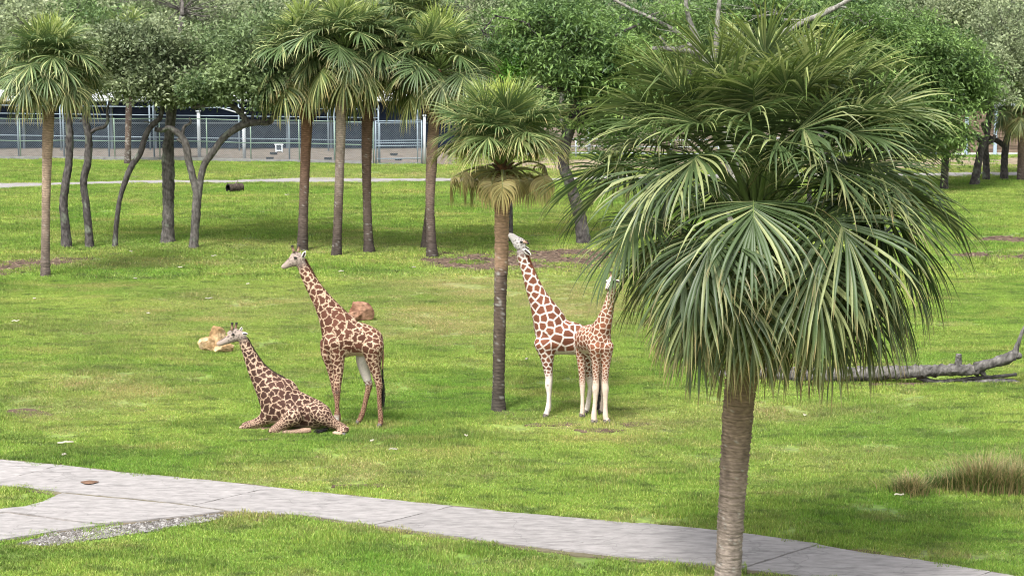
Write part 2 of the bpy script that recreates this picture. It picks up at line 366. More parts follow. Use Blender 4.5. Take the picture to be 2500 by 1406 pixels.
# ------------------------------------------------------------------ lawn grass (uncountable: one object, geometry nodes)
def grass_tile(k, half, n, h, w):
    rg = np.random.default_rng(900 + k); mb = MB()
    x = rg.uniform(-half, half, n); y = rg.uniform(-half, half, n); a = rg.uniform(0, 2 * math.pi, n)
    hh = h * rg.uniform(0.45, 1.3, n); ww = w * rg.uniform(0.7, 1.3, n); ln = hh * rg.uniform(0.2, 1.1, n); la = rg.uniform(0, 2 * math.pi, n)
    ox, oy = np.cos(a) * ww, np.sin(a) * ww; tx, ty = np.cos(la) * ln, np.sin(la) * ln
    z0 = np.full(n, -0.01)
    V = np.stack([np.stack([x - ox, y - oy, z0], -1), np.stack([x + ox, y + oy, z0], -1),
                  np.stack([x + ox * 0.7 + tx * 0.4, y + oy * 0.7 + ty * 0.4, hh * 0.62], -1), np.stack([x - ox * 0.7 + tx * 0.4, y - oy * 0.7 + ty * 0.4, hh * 0.62], -1),
                  np.stack([x + tx, y + ty, hh], -1)], 1).reshape(-1, 3)
    b = np.arange(n)[:, None] * 5
    c = rg.uniform(0.75, 1.35, (n, 1)) * (1 + rg.normal(0, 0.06, (n, 3))); c[rg.random(n) < 0.13] *= [1.8, 1.35, 2.2]; c[rg.random(n) < 0.12] *= 0.55
    mb.add(V, b + [[0, 1, 2, 3]], b + [[3, 2, 4]], np.clip(np.repeat(c, 5, 0), 0, 3))
    me = bpy.data.meshes.new('grass_tile'); me = mb.mesh('grass_tile', False)
    at = me.color_attributes['Col']; at.data.foreach_set('color', np.c_[np.repeat(c, 5, 0), np.ones(n * 5)].astype(np.float32).ravel())
    me.materials.append(M['blade']); return bpy.data.objects.new('grass_tile', me)
tiles = bpy.data.collections.new('grass_tiles')
NT = 6
for k in range(NT): tiles.objects.link(grass_tile(k, 0.24, 300, 0.044, 0.0055))
for k in range(NT): tiles.objects.link(grass_tile(20 + k, 0.5, 300, 0.07, 0.011))

def mask_bare(px, py, j):
    b = inside(ROAD, px, py + 2) | inside(ROAD, px, py - 2) | inside(BRANCH, px, py + 2) | inside(BRANCH, px, py + j * 0.5) | inside(FARP, px, py + j * 0.35) | inside(PEN, px, py)
    return b
def build_grass():
    rg = np.random.default_rng(5); pts = []; idx = []; scl = []
    for (y0, y1, sp, base) in ((24, 62, 0.27, 0), (62, 118, 0.52, NT)):
        ys = np.arange(y0, y1, sp)
        for y in ys:
            w = y * 0.285 + 6.0; x = np.arange(-w, w, sp); x = x + rg.uniform(-0.5, 0.5, len(x)) * sp
            yy = y + rg.uniform(-0.5, 0.5, len(x)) * sp
            pts.append(np.c_[x, yy]); idx.append(base + rg.integers(0, NT, len(x))); scl.append(np.ones(len(x)))
    p = np.vstack(pts); idx = np.concatenate(idx); scl = np.concatenate(scl)
    z = hz(p[:, 0], p[:, 1]); px, py = to_px(p[:, 0], p[:, 1], z)
    j = rg.normal(0, 1, len(p)) * 6
    bare = mask_bare(px, py, 0 * j)
    thin = np.zeros(len(p))
    for m_ in MULCH_SHADE: thin = np.maximum(thin, inside(m_, px + j * (4 if m_[0][0] and len(m_) != 16 else 1.5), py + j * (1 if len(m_) != 16 else 0.3)) * (0.93 if len(m_) != 16 else 0.72))
    thin = np.maximum(thin, inside(SAND, px + j * 5, py + j * 0.7) * 0.9)
    thin = np.maximum(thin, inside(GRAVEL, px + j * 2, py + j * 0.6) * 0.9)
    n1 = fbm2(p[:, 0] * 0.35, p[:, 1] * 0.35, 1); n2 = fbm2(p[:, 0] * 1.1 + 9, p[:, 1] * 1.1, 2)
    t = np.clip(tint_at(px, py) * 1.0 + np.clip((n2 - 0.56) * 2.2, 0, 0.5), 0, 1)
    thin = np.maximum(thin, np.clip((n2 - 0.62) * 4, 0, 0.6) + 0.35 * t)
    keep = (~bare) & (rg.random(len(p)) > thin)
    # tall tufts near the edge of the roads
    p, z, idx, t, n1, px, py = p[keep], z[keep], idx[keep], t[keep], n1[keep], px[keep], py[keep]
    n3 = fbm2(p[:, 0] * 1.0 + 40, p[:, 1] * 1.0, 3, 3); s = (0.55 + 0.5 * n1 + 1.6 * np.clip(n3 - 0.5, 0, 1) * 2 + rg.normal(0, 0.12, len(p))) * (1 - 0.35 * t)
    s = np.clip(s * np.where(rg.random(len(p)) < 0.06, 1.7, 1.0), 0.4, 2.1)
    me = bpy.data.meshes.new('lawn_grass'); me.vertices.add(len(p)); me.vertices.foreach_set('co', np.c_[p, z].astype(np.float32).ravel())
    a = me.attributes.new('idx', 'INT', 'POINT'); a.data.foreach_set('value', idx.astype(np.int32))
    a = me.attributes.new('tint', 'FLOAT', 'POINT'); a.data.foreach_set('value', t.astype(np.float32))
    a = me.attributes.new('rot', 'FLOAT_VECTOR', 'POINT'); a.data.foreach_set('vector', np.c_[np.zeros((len(p), 2)), rg.uniform(0, 6.28, len(p))].astype(np.float32).ravel())
    a = me.attributes.new('scl', 'FLOAT_VECTOR', 'POINT'); a.data.foreach_set('vector', np.c_[np.ones((len(p), 2)), s].astype(np.float32).ravel())
    o = link('lawn_grass', me); tag(o, 'short green and yellowing turf covering the lawn', 'grass', kind='stuff')
    ng = bpy.data.node_groups.new('grass_scatter', 'GeometryNodeTree')
    ng.interface.new_socket('Geometry', in_out='INPUT', socket_type='NodeSocketGeometry'); ng.interface.new_socket('Geometry', in_out='OUTPUT', socket_type='NodeSocketGeometry')
    N = ng.nodes; L = ng.links; gi = N.new('NodeGroupInput'); go = N.new('NodeGroupOutput'); ip = N.new('GeometryNodeInstanceOnPoints')
    ci = N.new('GeometryNodeCollectionInfo'); ci.inputs['Collection'].default_value = tiles; ci.inputs['Separate Children'].default_value = True; ci.inputs['Reset Children'].default_value = True
    def na(nm, ty):
        n = N.new('GeometryNodeInputNamedAttribute'); n.data_type = ty; n.inputs['Name'].default_value = nm; return n.outputs['Attribute']
    L.new(gi.outputs[0], ip.inputs['Points']); L.new(ci.outputs[0], ip.inputs['Instance']); ip.inputs['Pick Instance'].default_value = True
    L.new(na('idx', 'INT'), ip.inputs['Instance Index']); er = N.new('FunctionNodeEulerToRotation'); L.new(na('rot', 'FLOAT_VECTOR'), er.inputs[0]); L.new(er.outputs[0], ip.inputs['Rotation'])
    L.new(na('scl', 'FLOAT_VECTOR'), ip.inputs['Scale']); L.new(ip.outputs[0], go.inputs[0])
    md = o.modifiers.new('scatter', 'NODES'); md.node_group = ng
build_grass()

def chips(name, poly, n, size, cols, label, cat, seed, flat=0.4):
    rg = np.random.default_rng(seed); q = np.array(poly); mb = MB(); pts = []
    while len(pts) < n:
        x = rg.uniform(q[:, 0].min(), q[:, 0].max()); y = rg.uniform(q[:, 1].min(), q[:, 1].max())
        if inside(poly, np.array([x]), np.array([y]))[0]: pts.append(G(x, y, 0.01))
    base = np.array([[1, 0, 0], [-1, 0, 0], [0, 1, 0], [0, -1, 0], [0, 0, 1], [0, 0, -1]], float)
    T = [[0, 2, 4], [2, 1, 4], [1, 3, 4], [3, 0, 4], [2, 0, 5], [1, 2, 5], [3, 1, 5], [0, 3, 5]]
    for p in pts:
        s = size * rg.uniform(0.5, 1.6); a = rg.uniform(0, 6.28); v = base * [s * rg.uniform(0.7, 1.6), s, s * flat * rg.uniform(0.6, 1.5)] + rg.normal(0, s * 0.12, (6, 3))
        R = np.array([[math.cos(a), math.sin(a), 0], [-math.sin(a), math.cos(a), 0], [0, 0, 1]])
        mb.add(v @ R + p, None, T, np.array(cols[rg.integers(len(cols))]) * rg.uniform(0.8, 1.2))
    tag(mb.build(name, M['rock'], smooth=False), label, cat, kind='stuff')
chips('gravel', GRAVEL, 2300, 0.024, [(0.19, 0.18, 0.168), (0.13, 0.12, 0.112), (0.26, 0.25, 0.24), (0.10, 0.09, 0.08)], 'loose grey gravel stones spilling beside the road', 'gravel', 4, 0.7)
for i, m_ in enumerate(MULCH_SHADE[:4]):
    chips('bark_mulch', m_, (1300, 400, 350, 250)[i], 0.05, [(0.09, 0.06, 0.045), (0.15, 0.10, 0.075), (0.05, 0.035, 0.03), (0.2, 0.15, 0.11)], 'scattered bark chips and dead leaves on the bare bed', 'bark mulch', 70 + i, 0.25)

# ------------------------------------------------------------------ palms
GREEN_U = S(94, 112, 68); GREEN_D = S(48, 68, 38); GREEN_Y = S(158, 168, 62); TAN = S(176, 150, 104); BROWN = S(120, 92, 62)

def frond_mesh(name, r_hub, z_hub, z0, Lb, nseg, steps, rg, age, sag=0.25, droop=1.0, pet=0.022, tone=1.0, dead=0.0, yellow=0.0):
    roll = rg.normal(0, 0.28); droop = droop * rg.uniform(0.75, 1.25); tone = tone * rg.uniform(0.82, 1.15)
    """One fan frond in the plane x (outward) / z: arched petiole, curved rib, folded drooping leaf strips."""
    mb = MB()
    A = np.array([0.10, 0, z0]); Bq = np.array([r_hub, 0, z_hub])
    dist = np.linalg.norm(Bq - A); mid_ = (A + Bq) / 2 + np.array([-0.02, 0, sag * dist * 0.45])
    t = np.linspace(0, 1, 8)[:, None]; pet_p = (1 - t) ** 2 * A + 2 * t * (1 - t) * mid_ + t * t * Bq
    pc = np.clip((S(120, 140, 80) * (1 - dead) + BROWN * dead) * tone, 0, 1)
    mb.tube(pet_p, np.linspace(pet * 1.5, pet * 0.75, 8), 5, pc, side=(0, 1, 0), ratio=1.3)
    d = pet_p[-1] - pet_p[-2]; d /= np.linalg.norm(d)
    Lc = Lb * 0.42; nc = 7; cp = [Bq]; fr = []
    for k in range(nc):                         # the rib curves down inside the blade
        g = (0.16 + 0.10 * age) * droop * (0.6 + 0.5 * math.sqrt(max(0, 1 - d[2] ** 2)))
        n_ = np.cross(d, [0, 1, 0]); n_ = -n_ if (n_[2] < 0 and abs(n_[2]) > 1e-6) or (abs(n_[2]) < 1e-6 and n_[0] > 0) else n_
        n_ = np.array([-d[2], 0, d[0]])
        fr.append((d.copy(), n_)); cp.append(cp[-1] + d * Lc / nc)
        d = d + np.array([0, 0, -g]); d /= np.linalg.norm(d)
    fr.append((d, np.array([-d[2], 0, d[0]]))); cp = np.array(cp)
    mb.tube(cp, np.linspace(pet * 0.75, pet * 0.15, len(cp)), 4, pc, side=(0, 1, 0))
    wmax = 1.16 * math.radians(225) / nseg * 0.42 * Lb / 2
    for i in range(nseg):
        u = (i + 0.5) / nseg * 2 - 1; a = abs(u); sg = 1 if u > 0 else -1
        sc = (1 - a) ** 1.15 * nc * 0.97; k = int(sc); f = sc - k
        B0 = cp[k] * (1 - f) + cp[min(k + 1, nc)] * f; d0, nq = fr[k]; yv = np.array([0, 1.0, 0]); n0 = nq * math.cos(roll) - yv * math.sin(roll); sv = yv * math.cos(roll) + nq * math.sin(roll)
        phi = math.radians(122) * a ** 0.85 + rg.normal(0, 0.045)
        lift = (0.34 - 0.62 * age) * math.sin(min(phi, 1.6))
        dr = d0 * math.cos(phi) + sv * sg * math.sin(phi) + n0 * (lift + rg.normal(0, 0.06)); dr /= np.linalg.norm(dr)
        ln = (Lb * (1.0 - 0.22 * a) - 0.45 * sc / nc * Lc) * rg.uniform(0.82, 1.1)
        kink = rg.uniform(0.5, 0.75) if rg.random() < 0.16 else 2
        p = B0.copy(); pts = [p.copy()]; dirs = [dr.copy()]; dp = droop * rg.uniform(0.75, 1.3) * (0.75 + 0.5 * age)
        for s_ in range(steps):
            fr_ = (s_ + 0.5) / steps
            g = (0.02 + 1.15 * max(0, fr_ - 0.30) ** 1.25) * dp * (6.0 / steps) * 0.62
            if fr_ > kink: g += 0.9 * (6.0 / steps); kink = 2
            dr = dr + np.array([0, 0, -g]) + np.array([0, rg.normal(0, 0.03), 0]); dr /= np.linalg.norm(dr)
            p = p + dr * ln / steps; pts.append(p.copy()); dirs.append(dr.copy())
        pts = np.array(pts); dirs = np.array(dirs); fx = np.linspace(0, 1, steps + 1)
        w = wmax * np.interp(fx, [0, 0.12, 0.4, 0.68, 0.88, 1.0], [0.34, 0.66, 1.0, 0.80, 0.30, 0.02])
        lat = np.cross(dirs, n0); lat /= np.linalg.norm(lat, axis=1)[:, None] + 1e-9
        nn = np.cross(lat, dirs)
        fold = 0.55
        Lv = pts + lat * w[:, None] + nn * (w * fold)[:, None]; Rv = pts - lat * w[:, None] + nn * (w * fold)[:, None]
        V = np.stack([Lv, pts, Rv], 1).reshape(-1, 3)
        b = np.arange(steps)[:, None] * 3
        Q = np.vstack([b + [[0, 1, 4, 3]], b + [[1, 2, 5, 4]]])
        base = GREEN_D * (0.85 + 0.4 * rg.random()) * 0.55 + GREEN_U * 0.45 * (0.85 + 0.4 * rg.random())
        if rg.random() < 0.22: base = base * 0.3 + S(164, 170, 116) * 0.7 * rg.uniform(0.8, 1.1)  # some strips paler: whitish highlights painted into the leaf colour
        old = max(0, age - 0.72) * 2.4 * rg.random(); base = base * (1 - old) + S(134, 128, 64) * old
        base = base * (1 + 0.45 * max(0, 0.4 - age))  # young fronds coloured lighter to offset shade within the crown
        tip = np.clip((fx - (0.93 - 0.18 * age) + rg.normal(0, 0.06)) / 0.14, 0, 1)[:, None] * (0.3 + 0.6 * age * rg.random())
        tipc = TAN if age > 0.35 else S(168, 172, 100)
        yw = (yellow * np.clip(fx * 1.25 - 0.1, 0, 1) * rg.uniform(0.7, 1.3))[:, None]; c = base * (1 - yw) + GREEN_Y * yw; c = c * (1 - tip) + tipc * tip
        if dead: c = c * (1 - dead) + (TAN * rg.uniform(0.6, 1.1)) * dead
        mb.add(V, Q, None, np.repeat(np.clip(c * tone, 0, 1), 3, 0))
    return mb.mesh(name)

def palm_trunk(parent, px_pts, Y, colr, ring=0.05, relief=0.05, sides=20, seed=0, speckle=0.0, light=(0.6, 0.6, 0.55), boots=None, thick=1.0):
    """px_pts: (px, py, radius px) from the base up at depth Y; real ring scars, colour by height via colr(f)."""
    rg = np.random.default_rng(seed)
    w = []
    for i, (x, y, r) in enumerate(px_pts):
        p = P(x, y, Y); w.append([*p, r * mpp(p) * thick])
    w = np.array(w); w[0, 2] = hz(w[0, 0], w[0, 1]) - 0.12
    ln = np.linalg.norm(np.diff(w[:, :3], axis=0), axis=1).sum(); n = int(ln / ring * 2)
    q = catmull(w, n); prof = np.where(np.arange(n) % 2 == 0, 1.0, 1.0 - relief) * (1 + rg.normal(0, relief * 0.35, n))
    fl = np.exp(-np.linspace(0, ln, n) / 0.35) * 0.22
    jit = lambda a, b: 1 + rg.normal(0, relief * 0.45, (a, b)) + 0.04 * fbm2(np.arange(a)[:, None] * 0.11 + seed, np.arange(b)[None, :] * 0.5)
    mb = MB(); mb.tube(q[:, :3], q[:, 3] * (prof + fl), sides, None, side=(0, 1, 0), jit=jit)
    f = np.linspace(0, 1, n); c = np.array([colr(a) for a in f])
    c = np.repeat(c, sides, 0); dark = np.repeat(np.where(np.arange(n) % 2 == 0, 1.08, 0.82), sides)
    ang = np.tile(np.arange(sides), n); row = np.repeat(np.arange(n), sides)
    mott = 0.65 + 0.75 * fbm2(row * 0.09 + 3, ang * 0.55 + seed, 1)
    c = c * (dark * mott * (1 + rg.normal(0, 0.10, n * sides)))[:, None]
    if speckle:
        sp = fbm2(row * 0.16 + 31, ang * 0.6 + 5 * seed, 2); m_ = (sp + rg.normal(0, 0.13, len(sp)) > 0.66) & (rg.random(len(sp)) < speckle) & (f[row] < 0.62)
        c[m_] = c[m_] * 0.6 + 0.32 * np.array(light) * rg.uniform(0.5, 1.1, (m_.sum(), 1))
    mb.c[0] = np.vstack([np.clip(c, 0, 1), c[0], c[-1]])
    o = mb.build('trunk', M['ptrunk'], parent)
    top = q[-1]
    if boots:                                    # old leaf bases left on the upper trunk
        f0, f1, nb, bl = boots; bm = MB()
        for k in range(nb):
            t = f0 + (f1 - f0) * k / nb; i = min(int(t * n), n - 1); a = k * 2.39996 + rg.normal(0, 0.2)
            o_ = np.array([math.cos(a), math.sin(a), 0]); r = q[i, 3]; p0 = q[i, :3] + o_ * r * 0.7
            p1 = p0 + o_ * bl * 0.55 + np.array([0, 0, bl * 0.6]); p2 = p1 + o_ * bl * 0.35 + np.array([0, 0, bl * rg.uniform(0.1, 0.5)])
            cc_ = np.array([S(96, 74, 52), S(128, 98, 66), S(84, 66, 50)][k % 3]) * rg.uniform(0.8, 1.2)
            bm.tube([p0, p1, p2], [r * 0.36, r * 0.24, r * 0.14], 5, cc_, side=np.cross(o_, [0, 0, 1]), ratio=1.5)
        bm.build('leaf_bases', M['ptrunk'], parent, smooth=False)
    return top

VAR = {}
def crown(parent, c, R, Lb, n, seed, style, e_hi=86, e_lo=-38, zspread=0.5, dead_n=0, nseg=44, steps=5, tone=1.3, droop=0.75, skew=1.0, variants=11):
    """Fan fronds arranged by age round the bud; alike fronds share mesh data."""
    rg = np.random.default_rng(seed)
    if style not in VAR:
        VAR[style] = []
        for k in range(variants):
            a = (k + 0.5) / variants; e = math.radians(e_hi + (e_lo - e_hi) * a ** skew); vr = np.random.default_rng(1000 + k + 37 * len(style))
            reach = R * (0.62 + 0.38 * min(1, a * 2.2)) * vr.uniform(0.95, 1.05)
            z0 = zspread * (0.45 - a)
            VAR[style].append(frond_mesh('frond', reach * math.cos(e), reach * math.sin(e) + z0 * 0.4, z0, Lb * (0.82 + 0.18 * min(1, a * 2)), nseg, steps, vr, a, sag=0.22, droop=droop * (0.55 + 0.75 * a), tone=tone, yellow=max(0, 0.7 - a * 1.6) if style == 'tuft' else max(0, 0.5 - a * 2.0)))
        for k in range(3):
            vr = np.random.default_rng(1500 + k + len(style)); z0 = -zspread * 0.9
            VAR[style].append(frond_mesh('frond', R * (0.75 + 0.3 * k), z0 - 0.10 + 0.03 * k, z0 - 0.05, Lb * 0.6, nseg - 8, steps, vr, 1.0, sag=0.7, droop=3.4, tone=tone * 0.75, dead=0.45))
    for i in range(n + dead_n):
        a = (i + 0.5) / n; k = min(int(a * variants), variants - 1) if i < n else variants + i % 3
        o = link('frond', VAR[style][k], M['frond'], parent)
        az = i * 2.39996 + rg.normal(0, 0.18) + seed
        o.matrix_parent_inverse.identity()
        o.location = Vector(c) - parent.location; o.rotation_euler = (rg.normal(0, 0.05), rg.normal(0, 0.05), az)
        s = rg.uniform(0.92, 1.08); o.scale = (s, s * rg.choice([-1, 1]) if False else s, s)

def ramp(stops):
    xs = [s[0] for s in stops]; cs = np.array([s[1] for s in stops])
    return lambda f: np.array([np.interp(f, xs, cs[:, j]) for j in range(3)])

GREYB = S(122, 112, 104); TANB = S(158, 126, 98); DARKB = S(62, 56, 50)
# the big palm by the road
def big_palm():
    b = G(1772, 1462); Y = b[1]
    t = empty('palm_tree', b); tag(t, 'large cabbage palm with wide fan fronds and ringed trunk standing beside the road', 'palm tree')
    palm_trunk(t, [(1772, 1462, 34), (1777, 1406, 31), (1785, 1250, 32), (1797, 1080, 36), (1806, 960, 38), (1822, 840, 36), (1842, 700, 34), (1852, 560, 26), (1854, 470, 14)], Y,
               ramp([(0, S(135, 126, 118)), (0.25, S(128, 114, 104)), (0.5, S(124, 104, 88)), (0.7, S(104, 82, 62)), (1, S(120, 100, 60))]), ring=0.052, relief=0.055, sides=30, seed=3, speckle=0.12, boots=(0.64, 0.97, 46, 0.30))
    C = P(1850, 520, Y); m = mpp(C); rg = np.random.default_rng(12)
    # hub offsets in photograph pixels from the bud, and metres toward (-) or away (+) from the viewer; age; blade length
    L = [(0, 325, -0.40, 0.04, 1.12), (-62, 305, -0.15, 0.05, 1.1), (75, 318, 0.1, 0.05, 1.12), (-115, 285, 0.35, 0.08, 1.15), (120, 290, 0.45, 0.08, 1.15), (10, 300, 0.6, 0.08, 1.15),
         (-148, 246, -0.45, 0.2, 1.35), (133, 271, -0.25, 0.18, 1.4), (195, 225, 0.3, 0.22, 1.4), (-205, 215, 0.3, 0.22, 1.35),
         (58, 193, -1.25, 0.40, 1.3), (-40, 215, -1.0, 0.28, 1.3), (150, 180, -0.8, 0.32, 1.4), (-137, 143, -1.2, 0.48, 1.45), (-235, 160, -0.3, 0.38, 1.35), (225, 165, 0.0, 0.36, 1.45),
         (-325, 111, -0.2, 0.5, 1.32), (-290, 70, 0.5, 0.5, 1.4), (240, 122, 0.3, 0.42, 1.55), (190, 68, -0.95, 0.55, 1.8), (300, 60, 0.0, 0.5, 1.7), (-38, 51, -1.75, 0.64, 1.55), (255, 20, -0.5, 0.62, 1.75),
         (-262, -5, -0.7, 0.62, 1.4), (83, -63, -1.75, 0.76, 1.55), (-135, -109, -1.5, 0.8, 1.45), (215, -110, -0.95, 0.8, 1.6), (285, -40, -0.2, 0.7, 1.6), (-190, -70, 0.3, 0.75, 1.4),
         (-20, -165, -1.4, 0.9, 1.3), (-160, -165, -0.5, 0.92, 1.3), (-120, -200, -1.0, 0.93, 1.3), (140, -185, -1.1, 0.93, 1.35), (235, -190, -0.35, 0.94, 1.35), (60, -200, -1.1, 0.95, 1.25), (-60, -270, -0.7, 0.99, 1.0), (20, -275, -0.6, 1.0, 0.85), (-105, -250, -0.4, 0.98, 1.05), (110, -255, -0.5, 0.99, 1.05), (175, -235, 0.0, 0.98, 1.2),
         (-235, 235, 0.0, 0.16, 1.3), (-180, 285, -0.15, 0.1, 1.2), (185, 285, -0.1, 0.1, 1.2), (-95, 300, -0.5, 0.08, 1.2), (100, 300, -0.5, 0.08, 1.2), (30, 270, -0.85, 0.12, 1.25), (-30, 265, -0.9, 0.14, 1.25), (240, 230, -0.1, 0.17, 1.35), (-130, 200, -0.95, 0.25, 1.35), (130, 215, -0.9, 0.25, 1.35), (5, 170, -1.35, 0.34, 1.4), (100, 130, -1.5, 0.46, 1.5), (-190, 110, -0.95, 0.46, 1.45), (205, 120, -0.75, 0.44, 1.5), (-60, 250, -0.7, 0.2, 1.3), (70, 255, -0.75, 0.2, 1.3), (-200, 190, -0.3, 0.28, 1.4), (190, 205, -0.35, 0.26, 1.4), (-170, 255, 0.1, 0.14, 1.25), (175, 262, 0.1, 0.14, 1.25),
         (130, 20, -1.55, 0.62, 1.6), (-115, -10, -1.65, 0.66, 1.55), (-155, -70, -1.25, 0.76, 1.45), (255, -90, -0.6, 0.78, 1.6), (-60, -120, -1.6, 0.86, 1.45), (100, -140, -1.5, 0.88, 1.45), (-135, -140, -1.0, 0.9, 1.35), (200, -160, -0.8, 0.9, 1.45), (275, -140, 0.1, 0.9, 1.45), (-180, -120, 0.3, 0.88, 1.3),
         (-200, 20, 1.2, 0.6, 1.5), (160, 0, 1.4, 0.6, 1.55), (-40, 40, 1.7, 0.65, 1.5), (90, -90, 1.5, 0.8, 1.5), (-150, -110, 1.2, 0.85, 1.5), (230, -120, 0.8, 0.85, 1.5), (-20, -140, 1.5, 0.9, 1.4), (-100, -210, 0.8, 0.97, 1.3), (100, -220, 0.8, 0.97, 1.3)]
    for i, (dx, dz, dy, age, Lb) in enumerate(L):
        x = dx * m * 0.95; z = dz * m; dy *= 0.92; r = max(0.1, math.hypot(x, dy)); az = math.atan2(dy, x)
        z0 = 0.35 - 1.55 * age
        me = frond_mesh('frond', r, z, z0, Lb * (0.98 + 0.10 * math.exp(-((age - 0.6) / 0.25) ** 2)), 66, 8, rg, age, sag=0.30 if age < 0.9 else 0.5, droop=0.5 + 0.75 * age, pet=0.026, yellow=max(0, 0.42 - 1.3 * age), tone=1.0 - 0.14 * age, dead=0.4 if age >= 0.985 else (0.15 if age > 0.96 else 0.0))
        o = link('frond', me, M['frond'], t); o.matrix_parent_inverse.identity()
        ctr = P(1850 - 14 * age, 520, Y)
        o.location = Vector(ctr) - t.location; o.rotation_euler = (0, 0, az)
    for k in range(3):                          # unopened spears in the bud
        mb = MB(); a = k * 2.1
        mb.tube([(0, 0, 0.2), (0.03 * math.cos(a), 0.03 * math.sin(a), 1.2), (0.16 * math.cos(a), 0.16 * math.sin(a), 2.5 - 0.3 * k)], [0.04, 0.03, 0.004], 6, S(160, 170, 80))
        o = mb.build('spear_leaf', M['frond'], t); o.matrix_parent_inverse.identity(); o.location = Vector(P(1850, 520, Y)) - t.location
big_palm()

def mid_palm(label, trunk, colr, c_px, R, Lb, n, seed, style, boots=None, speckle=0.14, Yoff=0.0, group=None, **kw):
    b = G(trunk[0][0], trunk[0][1]); Y = b[1]
    t = empty('palm_tree', b); tag(t, label, 'palm tree', group)
    palm_trunk(t, trunk, Y, colr, ring=0.075, relief=0.06, sides=16, seed=seed, speckle=speckle, boots=boots)
    crown(t, P(c_px[0], c_px[1], Y + Yoff), R, Lb, n, seed, style, **kw)
    return t
mid_palm('slim palm with tan ringed trunk and full round crown left of the crooked oaks', [(111, 676, 12), (111, 640, 11), (112, 520, 10.5), (114, 420, 11.5), (117, 330, 13.5), (119, 265, 14), (120, 220, 10), (121, 190, 6)],
         ramp([(0, S(78, 70, 66)), (0.12, S(110, 98, 90)), (0.5, S(150, 130, 112)), (0.7, S(144, 122, 104)), (1, S(140, 116, 96))]), (121, 172), 1.0, 1.2, 62, 21, 'full', speckle=0.12, e_lo=-34, zspread=0.6, nseg=46, steps=6, droop=0.72, tone=1.35)
mid_palm('palm with two-tone trunk, bright tufted crown and hanging dead fronds, giraffe nosing its bark', [(1217, 999, 17), (1217, 960, 15), (1219, 840, 15), (1222, 700, 15.5), (1224, 640, 17), (1225, 540, 18), (1226, 500, 19), (1226, 440, 16), (1226, 390, 11), (1226, 365, 6)],
         ramp([(0, S(70, 66, 60)), (0.3, S(80, 70, 62)), (0.54, S(98, 84, 74)), (0.575, S(146, 120, 98)), (0.75, S(152, 124, 100)), (0.82, S(108, 76, 56)), (1, S(110, 80, 50))]), (1226, 378), 0.80, 1.0, 58, 33, 'tuft', boots=(0.8, 0.97, 30, 0.2), speckle=0.4,
         e_hi=89, e_lo=20, zspread=0.4, dead_n=18, nseg=60, steps=7, droop=0.5, skew=1.0, tone=1.55)
GP = 'tall palms in a row in front of the pen'
dk = lambda a, b: ramp([(0, S(64, 58, 54)), (0.25, S(92, 80, 72)), (0.6, S(*a)), (1, S(*b))])
mid_palm('palm with rough leaf bases clinging below its crown, behind the standing dark-patched giraffe head', [(738, 613, 14), (739, 580, 12.5), (742, 480, 11.5), (746, 380, 12.5), (749, 300, 14), (749, 250, 15), (748, 200, 12), (747, 170, 8)], dk((120, 92, 74), (104, 74, 56)), (742, 150), 1.1, 1.4, 46, 41, 'row', boots=(0.72, 0.96, 34, 0.34), group=GP, zspread=0.8)
mid_palm('palm with smooth pale grey trunk in the row before the pen', [(821, 626, 13), (823, 590, 11.5), (827, 480, 11), (831, 360, 11.5), (833, 270, 12.5), (836, 210, 13), (838, 150, 10), (840, 120, 6)], dk((150, 136, 124), (150, 128, 104)), (842, 120), 1.1, 1.45, 52, 52, 'row', group=GP)
mid_palm('palm with dark pitted trunk between the smooth grey palm and the pen gate', [(902, 618, 14), (899, 580, 11.5), (896, 480, 10.5), (895, 380, 12.5), (897, 300, 14), (900, 250, 14), (902, 200, 11), (904, 160, 7)], dk((104, 84, 70), (96, 70, 54)), (905, 150), 1.1, 1.35, 44, 63, 'row', boots=(0.85, 0.97, 18, 0.25), group=GP)
mid_palm('palm with curved brown trunk in front of the pen gate', [(1056, 626, 15), (1053, 590, 12), (1050, 500, 11), (1053, 400, 13), (1060, 300, 14), (1066, 240, 13), (1070, 190, 9), (1072, 170, 6)], dk((128, 108, 92), (112, 84, 62)), (1073, 165), 1.1, 1.4, 46, 74, 'row', boots=(0.72, 0.95, 24, 0.3), group=GP)
mid_palm('leaning palm with dark trunk half hidden behind the curved brown palm', [(1037, 606, 11), (1042, 560, 9.5), (1050, 480, 9), (1058, 380, 10), (1050, 250, 11), (1020, 120, 10), (1010, 70, 7)], dk((70, 62, 56), (80, 66, 54)), (1008, 60), 1.1, 1.4, 40, 85, 'row', group=GP)
mid_palm('palm with shaggy dead skirt beside the wooden barn', [(2492, 442, 9), (2492, 400, 8), (2494, 340, 8.5), (2497, 290, 9), (2499, 260, 6)], dk((128, 108, 92), (112, 84, 62)), (2500, 258), 1.2, 1.2, 36, 96, 'full', dead_n=10)
mid_palm('dark lichen-spotted palm trunk rising close against the pen fence', [(312, 402, 8.5), (312, 380, 8), (313, 320, 7.5), (315, 250, 8), (316, 180, 8.5), (317, 120, 6)], dk((84, 70, 64), (96, 84, 74)), (317, 110), 1.3, 1.3, 26, 107, 'row', speckle=0.8)

